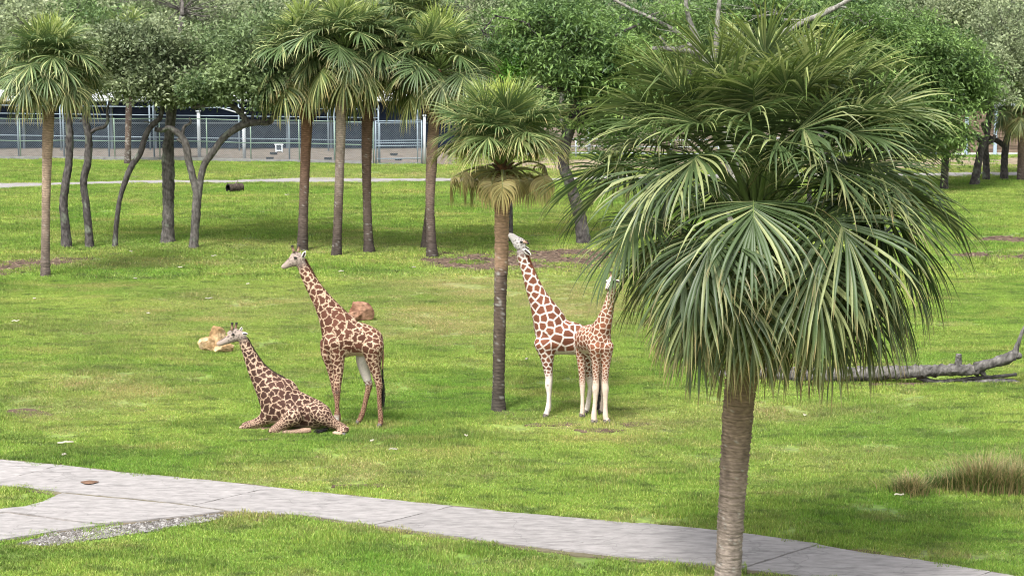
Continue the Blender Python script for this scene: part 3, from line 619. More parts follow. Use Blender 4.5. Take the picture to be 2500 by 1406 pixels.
# ------------------------------------------------------------------ broadleaf trees
def leaves(mb, centre, radii, ncl, per, size, asp, colA, colB, rg, rc=0.45, flat=0.5, up=0.6, shell=2.2, hang=0.0):
    """leaf-sized faces in many uneven clumps through an ellipsoid"""
    d = rg.normal(0, 1, (ncl, 3)); d /= np.linalg.norm(d, axis=1)[:, None]
    r = rg.random(ncl) ** (1 / shell); lob = 0.5 + 1.05 * fbm2(d[:, 0] * 2.1 + 10 + centre[0], d[:, 2] * 2.1 + d[:, 1] + 4, 1)
    ncl0 = ncl; cl = np.asarray(centre) + d * (r * lob)[:, None] * np.asarray(radii)
    gap = fbm2(cl[:, 0] * 0.62 + cl[:, 1] * 0.45, cl[:, 2] * 0.95 + cl[:, 1] * 0.3, 2, 3); cl = cl[gap > 0.455 + rg.normal(0, 0.05, ncl)]; ncl = len(cl)
    if ncl == 0: return np.asarray([centre])
    rcs = rc * rg.uniform(0.4, 1.5, ncl); tone = np.clip((fbm2(cl[:, 0] * 0.9 + 3, cl[:, 2] * 1.2 + cl[:, 1], 3, 2) - 0.3) * 2.2, 0, 1) * 0.7 + 0.3 * rg.random(ncl)
    n = ncl * per; ci = np.repeat(np.arange(ncl), per)
    off = rg.normal(0, 1, (n, 3)) * np.array([0.55, 0.55, 0.55 * flat]); off = off * rcs[ci][:, None]
    off[:, 2] -= hang * (off[:, 0] ** 2 + off[:, 1] ** 2) / rc
    p = cl[ci] + off
    ax = off / (np.linalg.norm(off, axis=1)[:, None] + 1e-6) + rg.normal(0, 0.6, (n, 3)); ax /= np.linalg.norm(ax, axis=1)[:, None]
    nr = rg.normal(0, 0.6, (n, 3)) + np.array([0, 0, up]); sd_ = np.cross(ax, nr); sd_ /= np.linalg.norm(sd_, axis=1)[:, None] + 1e-6
    nr = np.cross(sd_, ax)
    s = size * rg.uniform(0.6, 1.4, n)
    a = p; b = p + ax * (s * 0.5)[:, None] + sd_ * (s * asp)[:, None] + nr * (s * 0.08)[:, None]; t = p + ax * s[:, None] - nr * (s * 0.08)[:, None]; c = p + ax * (s * 0.5)[:, None] - sd_ * (s * asp)[:, None] + nr * (s * 0.08)[:, None]
    V = np.stack([a, b, t, c], 1).reshape(-1, 3)
    k = np.clip(tone[ci] * 0.75 + rg.random(n) * 0.5 - 0.12, 0, 1)[:, None]
    cc_ = (np.asarray(colA) * (1 - k) + np.asarray(colB) * k) * rg.uniform(0.8, 1.2, (n, 1))
    mb.add(V, np.arange(n)[:, None] * 4 + [[0, 1, 2, 3]], None, np.repeat(cc_, 4, 0))
    return cl

def tree(name, label, base_px, limbs, blobs, leaf, barkc, seed, cat='tree', Y=None, group=None, twigs=40, moss=None, bare=()):
    """limbs: pixel polylines (px, py, radius px[, depth offset m]); blobs: (px, py, rx px, ry px, depth offset, depth radius m, clumps)"""
    rg = np.random.default_rng(seed)
    b = G(*base_px) if Y is None else np.array([P(base_px[0], 0, Y)[0], Y, 0.0])
    if Y is not None: b[2] = hz(b[0], b[1])
    Y0 = b[1]; t = empty(name, b); tag(t, label, cat, group)
    mb = MB(); ends = []
    for li, lm in enumerate(limbs):
        w = []
        for q in lm:
            p = P(q[0], q[1], Y0 + (q[3] if len(q) > 3 else 0)); w.append([*p, q[2] * mpp(p)])
        w = np.array(w)
        if li == 0: w[0, 2] = hz(w[0, 0], w[0, 1]) - 0.1
        n = max(8, int(np.linalg.norm(np.diff(w[:, :3], axis=0), axis=1).sum() / 0.09)); c = catmull(w, n)
        if li == 0: c[:, 3] *= 1 + 0.35 * np.exp(-np.linspace(0, n * 0.09, n) / 0.3)
        c[:, 3] *= 1 + 0.10 * (fbm2(np.arange(n) * 0.14 + seed, np.full(n, 1.0)) - 0.5) * 2
        cj = np.asarray(barkc) * (0.8 + 0.4 * fbm2(np.arange(n) * 0.3, np.full(n, seed * 1.7)))[:, None]
        mb.tube(c[:, :3], np.maximum(c[:, 3], 0.006), 10, cj, jit=lambda a, b_: 1 + rg.normal(0, 0.05, (a, b_)))
        kk = len(mb.c[-1]); rw = np.arange(kk) // 10; an = np.arange(kk) % 10
        mb.c[-1] = mb.c[-1] * (0.45 + 1.0 * fbm2(rw * 0.55 + seed, an * 0.8 + li * 3.1, 1) + rg.normal(0, 0.13, kk))[:, None]
        lich = fbm2(rw * 0.22 + 9 + seed, an * 0.6, 2) > 0.64; mb.c[-1][lich] = mb.c[-1][lich] * 0.5 + 0.5 * S(120, 128, 112)
        ends.append(c[-1]); ends.append(c[len(c) * 2 // 3])
    crown_mb = MB(); ends = np.array(ends)
    for (bx, by, rx, ry, dd, rd, ncl) in blobs:
        c = P(bx, by, Y0 + dd); m = mpp(c)
        cl = leaves(crown_mb, c, (rx * m, rd, ry * m), int(ncl * 1.75), leaf['per'], leaf['size'], leaf['asp'], leaf['A'], leaf['B'], rg, leaf.get('rc', 0.45), leaf.get('flat', 0.6), leaf.get('up', 0.6), leaf.get('shell', 2.2), leaf.get('hang', 0))
        k = int(np.argmin(np.linalg.norm(ends[:, :3] - c, axis=1))); e = ends[k]
        mid_ = (e[:3] + c) / 2 + rg.normal(0, 0.25, 3); mb.tube(catmull([e[:3], mid_, c], 10), np.linspace(max(e[3] * 0.8, 0.05), 0.03, 10), 6, np.asarray(barkc) * 0.9)
        for j in rg.choice(len(cl), min(twigs, len(cl)), replace=False):
            s_ = c + (e[:3] - c) * rg.uniform(0, 0.5); mm = (s_ + cl[j]) / 2 + rg.normal(0, 0.18, 3)
            mb.tube(catmull([s_, mm, cl[j]], 6), np.linspace(0.02, 0.006, 6), 4, np.asarray(barkc) * rg.uniform(0.9, 1.5))
    mb.build('trunk', M['bark'], t); crown_mb.build('crown', M['leaf'], t, smooth=False)
    return t

OAK = dict(per=40, size=0.15, asp=0.27, A=S(72, 88, 58), B=S(166, 176, 134), rc=0.42, flat=0.6, up=0.6)
OAKD = dict(OAK, A=S(62, 84, 52), B=S(140, 158, 106))
FEA = dict(per=46, size=0.21, asp=0.17, A=S(42, 72, 36), B=S(138, 166, 92), rc=0.52, flat=0.26, up=1.4, hang=0.35)
FEAL = dict(FEA, A=S(96, 146, 60), B=S(150, 192, 88))
BG = dict(per=40, size=0.26, asp=0.27, A=S(82, 98, 68), B=S(160, 168, 128), rc=0.85, flat=0.7, up=0.5)
BGG = dict(BG, A=S(70, 98, 60), B=S(138, 160, 102))
OB = S(92, 88, 84); OBD = S(76, 72, 70); GRB = S(124, 121, 114)
GO = 'crooked oaks on the lawn'
tree('oak_tree', 'oak with plain leaning grey trunk next to the slim tan palm', (163, 601), [[(163, 601, 12.5), (160, 560, 11), (155, 500, 10), (160, 450, 10), (168, 400, 9.5), (170, 340, 9), (168, 280, 8), (175, 220, 6), (190, 150, 4)]],
     [(190, 120, 120, 90, 0.5, 2.2, 130), (60, 60, 100, 60, 1.5, 2.0, 70)], OAK, OBD, 1, group=GO)
tree('oak_tree', 'oak with knobbly S-shaped trunk and a hooked dead side branch', (219, 602), [[(219, 602, 10.5), (216, 560, 9.5), (210, 500, 9), (204, 445, 9), (213, 400, 9), (217, 350, 9), (212, 310, 9), (208, 285, 8), (220, 230, 6), (260, 150, 4)], [(219, 326, 5), (235, 315, 4.5), (255, 310, 4), (263, 295, 4), (262, 270, 3), (266, 250, 2)], [(212, 305, 4), (203, 292, 3), (195, 298, 2)]],
     [(280, 110, 110, 95, 0.0, 2.4, 150), (300, 200, 60, 40, -0.4, 1.2, 45)], OAK, OBD, 2, group=GO)
tree('oak_tree', 'slender oak leaning right with a thin bent trunk', (280, 604), [[(280, 604, 6.5), (284, 550, 6), (292, 490, 6), (305, 445, 6.5), (322, 405, 7.5), (342, 375, 7.5), (351, 345, 7.5), (362, 318, 7), (380, 298, 6.5), (392, 285, 6), (400, 230, 4)], [(384, 296, 3), (372, 300, 2), (352, 297, 1.2)], [(386, 294, 3), (396, 276, 2), (400, 258, 1.2)], [(378, 316, 6), (398, 318, 6), (412, 310, 4)]],
     [(380, 190, 100, 60, -0.5, 1.6, 90), (370, 90, 120, 80, 0, 2.2, 110)], OAK, OBD, 3, group=GO)
tree('oak_tree', 'stout upright oak with flared base and thick straight trunk', (409, 594), [[(409, 594, 18), (410, 560, 15), (411, 480, 14), (411, 430, 15), (410, 380, 15.5), (413, 330, 12), (417, 290, 12.5), (422, 240, 11), (430, 150, 9), (445, 40, 7)], [(422, 240, 7), (450, 180, 5), (500, 110, 3)], [(428, 200, 6), (390, 130, 4), (350, 70, 3)]],
     [(430, 150, 130, 90, 0.3, 2.6, 200), (460, 225, 80, 40, -0.9, 1.4, 80), (440, 20, 180, 90, 1, 3.0, 170)], OAK, OB, 4, group=GO)
tree('oak_tree', 'forked oak with one long limb arching out to the right', (472, 610), [[(472, 610, 11), (475, 570, 10.5), (479, 520, 10.5), (480, 470, 10), (470, 430, 9), (460, 390, 9), (454, 355, 9), (444, 335, 8), (430, 322, 8), (412, 312, 6), (398, 318, 4)], [(482, 500, 8), (488, 460, 7.5), (491, 430, 8), (500, 400, 8), (520, 372, 8.5), (545, 338, 8.5), (575, 315, 9), (600, 303, 9), (630, 299, 8), (655, 300, 7), (668, 285, 7), (690, 272, 6), (705, 262, 4)], [(598, 303, 6), (592, 280, 5), (592, 240, 4), (585, 190, 3)], [(610, 300, 6), (590, 280, 6.5), (572, 262, 7), (550, 250, 7), (520, 255, 6), (470, 262, 5)], [(615, 302, 4), (618, 270, 3.5), (622, 230, 3)], [(640, 298, 5), (655, 270, 5), (680, 262, 4), (700, 250, 3)], [(444, 335, 5), (450, 310, 4), (466, 300, 3), (462, 288, 2)], [(452, 350, 6), (440, 344, 5), (432, 340, 4)]],
     [(600, 190, 120, 60, -0.2, 1.8, 150), (670, 215, 60, 45, -0.6, 1.3, 70), (520, 215, 90, 40, -0.5, 1.5, 90), (590, 100, 150, 70, 0.8, 2.4, 140)], OAKD, OB, 5, group=GO)

tree('spreading_tree', 'leaning dark-trunked tree with feathery bright green leaf layers behind the tufted palm', (1426, 592), [[(1426, 592, 17), (1418, 540, 15), (1405, 490, 15), (1388, 440, 14), (1376, 405, 14), (1380, 350, 15), (1400, 290, 13), (1420, 220, 11), (1440, 140, 8)], [(1400, 290, 8, -0.3), (1440, 262, 6, -0.6), (1490, 245, 5, -0.9), (1525, 232, 3, -1)], [(1420, 225, 7, -0.5), (1370, 220, 6, -0.9), (1310, 212, 4, -1)], [(1432, 170, 6), (1370, 120, 5), (1290, 60, 3), (1210, 40, 2)], [(1440, 140, 6), (1500, 90, 4), (1560, 60, 3)]],
     [(1170, 85, 80, 50, 0, 1.6, 55), (1290, 70, 120, 65, 0.5, 2.4, 90), (1410, 90, 130, 80, 0, 2.4, 120), (1500, 140, 110, 70, 0.6, 2.2, 90), (1390, 160, 110, 40, -0.8, 1.6, 80), (1470, 205, 90, 40, -0.5, 1.6, 60), (1420, 290, 90, 35, 0.6, 1.8, 60), (1480, 320, 80, 30, 1.2, 1.8, 45)], FEA, OBD, 6)
tree('spreading_tree', 'low young tree with pale yellow-green feathery leaves under the spreading tree', (1200, 590), [[(1248, 560, 5), (1246, 450, 5), (1240, 300, 5), (1236, 190, 4)]], [(1225, 158, 62, 26, 0, 1.2, 36), (1300, 150, 45, 30, 0.2, 1.0, 24)], FEAL, OBD, 7)
tree('spreading_tree', 'tree with pale lichen-grey forking limbs rising behind the large palm', (1795, 545), [[(1795, 545, 22), (1790, 470, 20), (1786, 400, 19), (1775, 310, 17), (1755, 220, 15), (1722, 140, 12)], [(1722, 140, 8), (1690, 110, 7), (1650, 78, 6), (1600, 50, 5), (1540, 22, 4), (1480, -10, 3)], [(1722, 140, 7), (1700, 90, 7), (1680, 40, 6), (1670, -30, 4)], [(1735, 165, 8), (1748, 110, 7), (1752, 50, 6), (1760, -30, 5)], [(1720, 130, 8), (1650, 122, 7), (1590, 120, 5), (1530, 135, 3)], [(1690, 110, 7), (1640, 120, 5), (1610, 90, 4)], [(1770, 250, 11), (1830, 170, 9), (1900, 92, 8), (1960, 55, 7), (2020, 30, 6), (2090, -10, 5)], [(1960, 55, 4), (2040, 18, 4), (2080, 30, 3), (2110, 60, 2)]],
     [(1580, 50, 150, 60, 1.2, 2.5, 90), (1660, 200, 120, 60, 1.6, 2.2, 70), (1850, 20, 170, 60, 2.0, 2.6, 110), (1980, 110, 120, 70, 1.5, 2.4, 100), (1620, 290, 100, 50, 1.8, 2.0, 60), (1560, 170, 70, 60, 1.5, 1.6, 50), (1750, 260, 110, 70, 2.0, 1.8, 60), (2120, 60, 110, 60, 1.2, 2.2, 80)], FEA, GRB, 8)
tree('spreading_tree', 'broad tree with dense deep green drooping foliage on a short dark trunk', (2305, 462), [[(2305, 462, 10), (2306, 430, 9), (2308, 380, 9), (2304, 320, 8), (2290, 250, 8), (2260, 170, 6), (2230, 90, 5)], [(2300, 300, 5), (2250, 240, 5), (2190, 200, 4)], [(2296, 270, 5), (2340, 200, 4), (2370, 140, 3)]],
     [(2200, 110, 140, 80, 0, 3.5, 170), (2300, 150, 110, 90, 0.3, 3.2, 150), (2180, 220, 150, 80, -0.6, 3.2, 180), (2300, 260, 100, 70, -0.5, 2.8, 120), (2230, 320, 110, 45, -0.6, 2.4, 100), (2310, 340, 60, 38, -0.6, 1.8, 55), (2120, 310, 110, 60, 0.5, 2.4, 100), (2370, 190, 50, 80, 0, 2.0, 60)], dict(FEA, size=0.24, rc=0.7), OBD, 9)
GR = 'old oaks by the wooden barn'
tree('oak_tree', 'old oak leaning with a wide forked top beside the wooden barn', (2378, 450), [[(2378, 450, 11), (2386, 410, 9.5), (2394, 370, 9), (2400, 350, 9), (2385, 335, 6), (2376, 320, 5)], [(2400, 352, 7), (2412, 325, 6), (2410, 300, 5), (2420, 240, 4)], [(2400, 352, 5), (2420, 345, 5), (2430, 330, 4)]],
     [(2400, 230, 70, 50, 0, 2.2, 80), (2370, 150, 70, 60, 0.5, 2.6, 80)], dict(OAK, size=0.16), OBD, 10, group=GR)
tree('oak_tree', 'straight old oak half hidden behind the leaning one by the barn', (2408, 438), [[(2408, 438, 8.5), (2408, 400, 8), (2406, 360, 7.5), (2412, 320, 6), (2425, 250, 4)]], [(2440, 110, 80, 80, 0.5, 3, 120)], dict(OAK, size=0.16), OBD, 11, group=GR)
tree('oak_tree', 'old oak with a long low limb reaching toward its neighbour at the barn', (2452, 438), [[(2452, 438, 9), (2452, 400, 8.5), (2455, 360, 8.5), (2462, 325, 7), (2475, 295, 6), (2490, 240, 4)], [(2454, 358, 6.5), (2436, 345, 6.5), (2415, 335, 5.5), (2402, 315, 5), (2398, 300, 4)]],
     [(2470, 190, 80, 60, 0, 2.6, 110), (2460, 60, 100, 80, 0.8, 3, 130)], dict(OAK, size=0.16), OBD, 12, group=GR)
# trunks glimpsed through the large palm
for (x, y, r, lx, sd_, lb) in ((1941, 520, 6, 1945, 13, 'thin dark tree glimpsed between the large palm fronds'), (1976, 512, 6, 1984, 14, 'twin thin dark tree next to the one glimpsed through the palm'), (2014, 452, 10, 2020, 15, 'thicker shaded tree farther back behind the large palm')):
    tree('young_tree', lb, (x, y), [[(x, y, r), (x + 1, y - 70, r * 0.9), (lx, y - 150, r * 0.85), (lx - 8, y - 260, r * 0.6), (lx - 14, y - 340, r * 0.4)]], [(lx - 10, y - 330, 100, 55, 0, 2.2, 70)], FEA, OBD, sd_)
# row of trees behind the pen
rgb_ = np.random.default_rng(31)
BT = [(-40, 128, 0), (95, 137, 0), (235, 131, 1), (380, 140, 0), (520, 130, 0), (660, 138, 1), (800, 132, 0), (940, 140, 1), (1090, 131, 0), (1230, 139, 1), (1370, 133, 1), (1520, 141, 0), (1680, 134, 1), (1850, 142, 0), (2010, 133, 1), (2170, 140, 1), (2330, 135, 0), (2440, 143, 0), (2560, 134, 0)]
DESC = ['grey-green', 'soft olive', 'dull green', 'mossy', 'hazy green', 'pale olive', 'dusty green']
WHERE = ['beyond the pen shed roof', 'far behind the slim tan palm', 'far behind the hooked oak', 'far behind the stout oak', 'far behind the forked oak', 'behind the pen and the row of palms', 'behind the smooth grey palm', 'far behind the dark pitted palm', 'behind the pen gate', 'far behind the tufted palm', 'behind the leaning spreading tree', 'behind the low young tree', 'behind the grey-limbed tree', 'far behind the large palm crown', 'behind the thin dark trees', 'behind the dense drooping tree', 'behind the old oaks at the barn', 'behind the wooden barn', 'at the far end of the wooden barn']
for i, (x, Y, k) in enumerate(BT):
    lf = BGG if k else BG; j = rgb_.normal(0, 15, 6)
    blobs = [(x + j[0], 150 + j[1], 100, 75, 0, 3.2, 70), (x - 45 + j[2], 60 + j[3], 100, 75, 0.6, 3.0, 75), (x + 55 + j[4], 30 + j[5], 100, 80, -0.4, 3.0, 75)]
    if i % 3 == 0: blobs.append((x, 235, 80, 30, 0.5, 2.5, 30))
    tree('background_tree', DESC[i % 7] + ' tree standing ' + WHERE[i], (x, 0), [[(x, 356, 8), (x + j[0], 250, 7), (x - j[1], 150, 6), (x + j[2], 40, 5)], [(x, 190, 4), (x - 40, 90, 3), (x - 60, 20, 2)], [(x, 170, 4), (x + 40, 80, 3), (x + 55, 10, 2)]], blobs, lf, OB, 200 + i, Y=Y, group='trees behind the pen', twigs=14)
def far_woods():
    rg = np.random.default_rng(8); mb = MB()
    for x in np.arange(-62, 63, 5.5):
        Y = 165 + rg.normal(0, 5); h = rg.uniform(9, 14)
        leaves(mb, (x * 1.15, Y, h * 0.45), (5.5, 3.5, h * 0.55), 130, 22, 0.6, 0.28, S(64, 84, 52), S(112, 130, 84), rg, 1.3, 0.7, 0.5, 3)
    tag(mb.build('distant_woods', M['leaf'], smooth=False), 'distant woodland closing the view behind the pen', 'woods', kind='stuff')
far_woods()

# ------------------------------------------------------------------ pen, shed, barn
GALV = S(122, 136, 146); GRNP = S(112, 132, 118); NAVY = S(32, 43, 62); WHITE = S(182, 186, 190)
def bar(a, b, r, name, parent, c, mat='galv', sides=8):
    mb = MB(); a = np.asarray(a, float); b = np.asarray(b, float); mb.tube([a, (a + b) / 2, b], [r] * 3, sides, c); return mb.build(name, M[mat], parent)
fy = lambda x: 387 + (x / 1030.0) * 15        # pixel row where the front fence meets the ground
ft = lambda x: 288 + (x / 1030.0) * 8
def chain(name, parent, pa, pb, h0, h1, cell=0.13, wr=0.0048, c=(0.15, 0.18, 0.20)):
    """woven diamond wire as crossing ribbons between two ground points"""
    pa = np.asarray(pa, float); pb = np.asarray(pb, float); L_ = np.linalg.norm(pb - pa); u = (pb - pa) / L_; hgt = h1 - h0; mb = MB(); nrm = np.array([u[1], -u[0], 0])
    V = []; 
    for sgn in (1, -1):
        s0 = -hgt if sgn == 1 else 0.0
        for s in np.arange(s0, L_ + (hgt if sgn == -1 else 0), cell):
            a0, a1 = s, s + sgn * hgt; z0, z1 = h0, h1
            lo, hi = (a0, a1)
            t0, t1 = 0.0, 1.0
            for A, lim, gt in ((0, 0.0, True), (0, L_, False)):
                pass
            # clip to the panel
            ts = sorted([(0 - a0) / (a1 - a0), (L_ - a0) / (a1 - a0)]); t0 = max(0, ts[0]); t1 = min(1, ts[1])
            if t1 - t0 < 0.02: continue
            p0 = pa + u * (a0 + (a1 - a0) * t0) + np.array([0, 0, z0 + hgt * t0]); p1 = pa + u * (a0 + (a1 - a0) * t1) + np.array([0, 0, z0 + hgt * t1])
            dd = (p1 - p0) / np.linalg.norm(p1 - p0); w = np.cross(dd, nrm) * wr; o = nrm * 0.006 * sgn
            V.append([p0 - w + o, p0 + w + o, p1 + w + o, p1 - w + o])
    V = np.array(V).reshape(-1, 3); mb.add(V, np.arange(len(V) // 4)[:, None] * 4 + [[0, 1, 2, 3]], None, np.array(c))
    o = mb.build(name, M['galv'], parent, smooth=False); o['kind'] = 'stuff'; return o

def pen_fence():
    t = empty('pen_fence', G(500, 394)); tag(t, 'long chain-link fence with pale green posts in front of the pen', 'fence')
    xs = [-180, -60, 51, 166, 281, 391, 506, 613, 731, 818, 912]
    g = lambda x: G(x, fy(x)); hgt = 2.42
    for x in xs:
        p = g(x); bar(p - [0, 0, 0.1], p + [0, 0, hgt + 0.05], 0.034, 'post', t, GRNP)
    for i in range(len(xs) - 1):
        a, b = g(xs[i]), g(xs[i + 1])
        for z in (hgt, 1.12, 0.10): bar(a + [0, 0, z], b + [0, 0, z], 0.026, 'rail', t, GRNP)
        k = MB(); mid_ = (a + b) / 2; L_ = np.linalg.norm(b - a); k.box(mid_ + [0, 0, 0.05], (L_ + 0.02, 0.24, 0.26), (0.19, 0.19, 0.18), rot=math.atan2(b[1] - a[1], b[0] - a[0])); k.build('kerb', M['concrete'], t, smooth=False)
        chain('chain_link', t, a, b, 0.14, hgt)
    # taller blue-grey frame right behind
    f = empty('steel_enclosure', G(450, 385)); tag(f, 'taller grey steel frame of the pen just behind the chain-link fence', 'enclosure')
    xb = [-170, -65, 46, 157, 267, 377, 707, 817, 925]
    gb = lambda x: G(x, fy(x) - 4)
    for x in xb: p = gb(x); bar(p, p + [0, 0, 3.35], 0.05, 'post', f, GALV)
    for z in (1.32, 2.62, 3.1): bar(gb(-170) + [0, 0, z], gb(925) + [0, 0, z], 0.03, 'rail', f, GALV)
    for x in (487, 597):
        p = gb(x); c = empty('white_post', p); tag(c, 'thick white round post at the pen, ' + ('with a braced top' if x == 487 else 'next to the braced post'), 'post')
        bar(p, p + [0, 0, 2.75], 0.10, 'shaft', c, WHITE, 'matte', 12); k = MB(); k.box(p + [0, 0, 2.78], (0.28, 0.28, 0.06), WHITE); k.build('cap_plate', M['matte'], c, smooth=False)
        if x == 487: bar(p + [0.35, 0, 3.25], gb(590) + [0, 0, 2.72], 0.045, 'brace', c, WHITE, 'matte')
    # gate
    a, b = G(918, 401), G(1030, 403); q = empty('pen_gate', a); tag(q, 'framed chain-link gate at the end of the pen fence', 'gate')
    for p in (a, b): bar(p, p + [0, 0, 2.5], 0.045, 'upright', q, GALV)
    for s_ in (0.09, 0.91): p = a + (b - a) * s_; bar(p + [0, 0, 0.1], p + [0, 0, 2.4], 0.025, 'stile', q, GALV)
    for z in (0.06, 0.35, 1.08, 1.24, 1.38, 2.4, 2.5): bar(a + [0, 0, z], b + [0, 0, z], 0.028, 'rail', q, GALV)
    chain('chain_link', q, a, b, 0.1, 2.4)
    p = G(1037, 403); c = empty('white_post', p); tag(c, 'white round post at the outer end of the pen gate', 'post'); bar(p, p + [0, 0, 2.75], 0.075, 'shaft', c, WHITE, 'matte', 12); k = MB(); k.box(p + [0, 0, 2.78], (0.2, 0.2, 0.06), WHITE); k.build('cap_plate', M['matte'], c, smooth=False)
pen_fence()

def shed():
    Yw = G(500, 363)[1]; x0 = P(-260, 363, Yw)[0]; x1 = P(1130, 363, Yw)[0]; t = empty('animal_shed', ((x0 + x1) / 2, Yw, 0)); tag(t, 'long open shed with dark screen walls and a white metal roof behind the pen', 'shed')
    n = 13; w = (x1 - x0) / n
    for i in range(n):
        xa = x0 + w * i
        mb = MB(); nx = 24                        # hanging dark screens with folds
        X = np.linspace(xa + 0.06, xa + w - 0.06, nx); off = 0.04 * np.sin(np.linspace(0, 9 + i, nx)); V = []
        for z in (0.04, 1.4, 2.95): V += [[X[j], Yw + off[j] + 0.02 * z, z] for j in range(nx)]
        Q = [[r * nx + j, r * nx + j + 1, (r + 1) * nx + j + 1, (r + 1) * nx + j] for r in range(2) for j in range(nx - 1)]
        mb.add(V, Q, None, NAVY * (0.85 + 0.3 * ((i * 7) % 5) / 5)); mb.build('screen', M['matte'], t)
        k = MB(); k.box((xa, Yw - 0.12, 1.6), (0.14, 0.14, 3.2), S(96, 106, 118)); k.build('column', M['galv'], t, smooth=False)
        k = MB(); k.box((xa + w / 2, Yw - 0.1, 1.62), (w - 0.16, 0.06, 0.07), S(110, 120, 130)); k.build('crossbar', M['galv'], t, smooth=False)
        k = MB(); k.box((xa + w / 2, Yw - 0.1, 2.98), (w - 0.16, 0.06, 0.09), S(150, 160, 166)); k.build('crossbar', M['galv'], t, smooth=False)
    # corrugated roof sheets, one per bay pair, with fascia
    ye, ze, yb, zb = Yw - 2.2, 3.28, Yw + 2.2, 3.62
    m_ = 7; ww = (x1 - x0 + 1.0) / m_
    for i in range(m_):
        xa = x0 - 0.5 + ww * i; nn = int(ww / 0.09); X = np.linspace(xa, xa + ww - 0.02, nn); zc = 0.03 * (np.arange(nn) % 2); V = []
        for yy, zz in ((ye, ze), (yb, zb)): V += [[X[j], yy, zz + zc[j]] for j in range(nn)]
        mb = MB().add(V, [[j, j + 1, nn + j + 1, nn + j] for j in range(nn - 1)], None, S(196, 198, 200)); mb.build('roof_sheet', M['matte'], t, smooth=False)
    k = MB(); k.box(((x0 + x1) / 2, ye + 0.06, ze - 0.09), (x1 - x0 + 0.9, 0.08, 0.12), S(205, 210, 212)); k.build('fascia', M['matte'], t, smooth=False)
    for i in range(0, n + 1, 2): bar((x0 + w * i, ye + 0.2, 0.0), (x0 + w * i, ye + 0.2, ze - 0.05), 0.05, 'roof_post', t, GALV)
shed()
# small things on the pen floor
def box_frame():
    p = G(682, 372.5, 0.02); t = empty('framed_box', p); tag(t, 'small pale framed box standing inside the pen', 'box'); c = S(200, 206, 208)
    k = MB(); k.box(p + [0, 0, 0.26], (0.34, 0.3, 0.36), S(60, 66, 74)); k.build('box_body', M['matte'], t, smooth=False)
    for dx in (-0.19, 0.19): k = MB(); k.box(p + [dx, -0.17, 0.24], (0.06, 0.05, 0.48), c); k.build('frame_upright', M['matte'], t, smooth=False)
    for dz, L_ in ((0.08, 0.32), (0.46, 0.56)): k = MB(); k.box(p + [0, -0.172, dz], (L_, 0.055, 0.06), c); k.build('frame_bar', M['matte'], t, smooth=False)
box_frame()
for (x, y, lb) in ((668, 379, 'low black feed tray just in front of the pale framed box'), (659, 389.5, 'low black feed tray against the fence below the framed box'), (801, 391, 'low black feed tray between the dark-based palm trunks inside the fence'), (962, 380, 'low black feed tray farther back behind the pen gate'), (973, 390.5, 'low black feed tray close behind the pen gate')):
    p = G(x, y, 0.02); mb = MB(); s = np.array([[-0.23, -0.14], [0.23, -0.14], [0.23, 0.14], [-0.23, 0.14]]); V = []
    for k, (sc, z) in enumerate(((0.85, 0.02), (1.0, 0.14), (0.92, 0.14), (0.8, 0.05))): V += [[p[0] + a * sc, p[1] + b * sc, p[2] + z] for a, b in s]
    Q = [[r * 4 + j, r * 4 + (j + 1) % 4, r * 4 + 4 + (j + 1) % 4, r * 4 + 4 + j] for r in range(3) for j in range(4)] + [[12, 13, 14, 15], [3, 2, 1, 0]]
    mb.add(V, Q, None, S(46, 48, 52)); tag(mb.build('feed_tray', M['matte'], smooth=False, origin=p), lb, 'tray', 'feed trays in the pen')

def barn():
    Yb = G(2400, 378)[1]; t = empty('wooden_barn', (P(2420, 378, Yb)[0], Yb, 0)); tag(t, 'brown plank barn with grey steel uprights and pale roof edge at the lawn edge', 'barn')
    x0 = P(2215, 378, Yb)[0]; x1 = P(2640, 378, Yb)[0]; rg = np.random.default_rng(4); n = 6; w = (x1 - x0) / n
    for i in range(n):
        xa = x0 + w * i
        for j in range(11):
            k = MB(); k.box((xa + w / 2, Yb + rg.normal(0, 0.01), 0.22 + j * 0.235), (w - 0.12, 0.06, 0.215), S(112, 96, 84) * rg.uniform(0.7, 1.25)); k.build('plank', M['wood'], t, smooth=False)
        k = MB(); k.box((xa, Yb - 0.1, 1.5), (0.2, 0.12, 3.0), S(150, 164, 178)); k.build('upright', M['galv'], t, smooth=False)
    k = MB(); k.box(((x0 + x1) / 2, Yb + 0.2, 0.06), (x1 - x0, 0.5, 0.14), S(190, 190, 186)); k.build('footing', M['concrete'], t, smooth=False)
    k = MB(); k.box(((x0 + x1) / 2, Yb - 0.2, 3.1), (x1 - x0 + 0.6, 0.12, 0.3), S(196, 204, 212)); k.build('fascia', M['matte'], t, smooth=False)
    nn = int((x1 - x0) / 0.1); X = np.linspace(x0 - 0.4, x1 + 0.4, nn); zc = 0.03 * (np.arange(nn) % 2)
    V = [[X[j], Yb - 0.5, 3.28 + zc[j]] for j in range(nn)] + [[X[j], Yb + 7, 4.5 + zc[j]] for j in range(nn)]
    MB().add(V, [[j, j + 1, nn + j + 1, nn + j] for j in range(nn - 1)], None, S(190, 194, 198)).build('roof', M['matte'], t, smooth=False)
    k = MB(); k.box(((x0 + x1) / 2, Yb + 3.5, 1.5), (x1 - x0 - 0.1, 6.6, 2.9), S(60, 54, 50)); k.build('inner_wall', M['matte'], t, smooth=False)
barn()
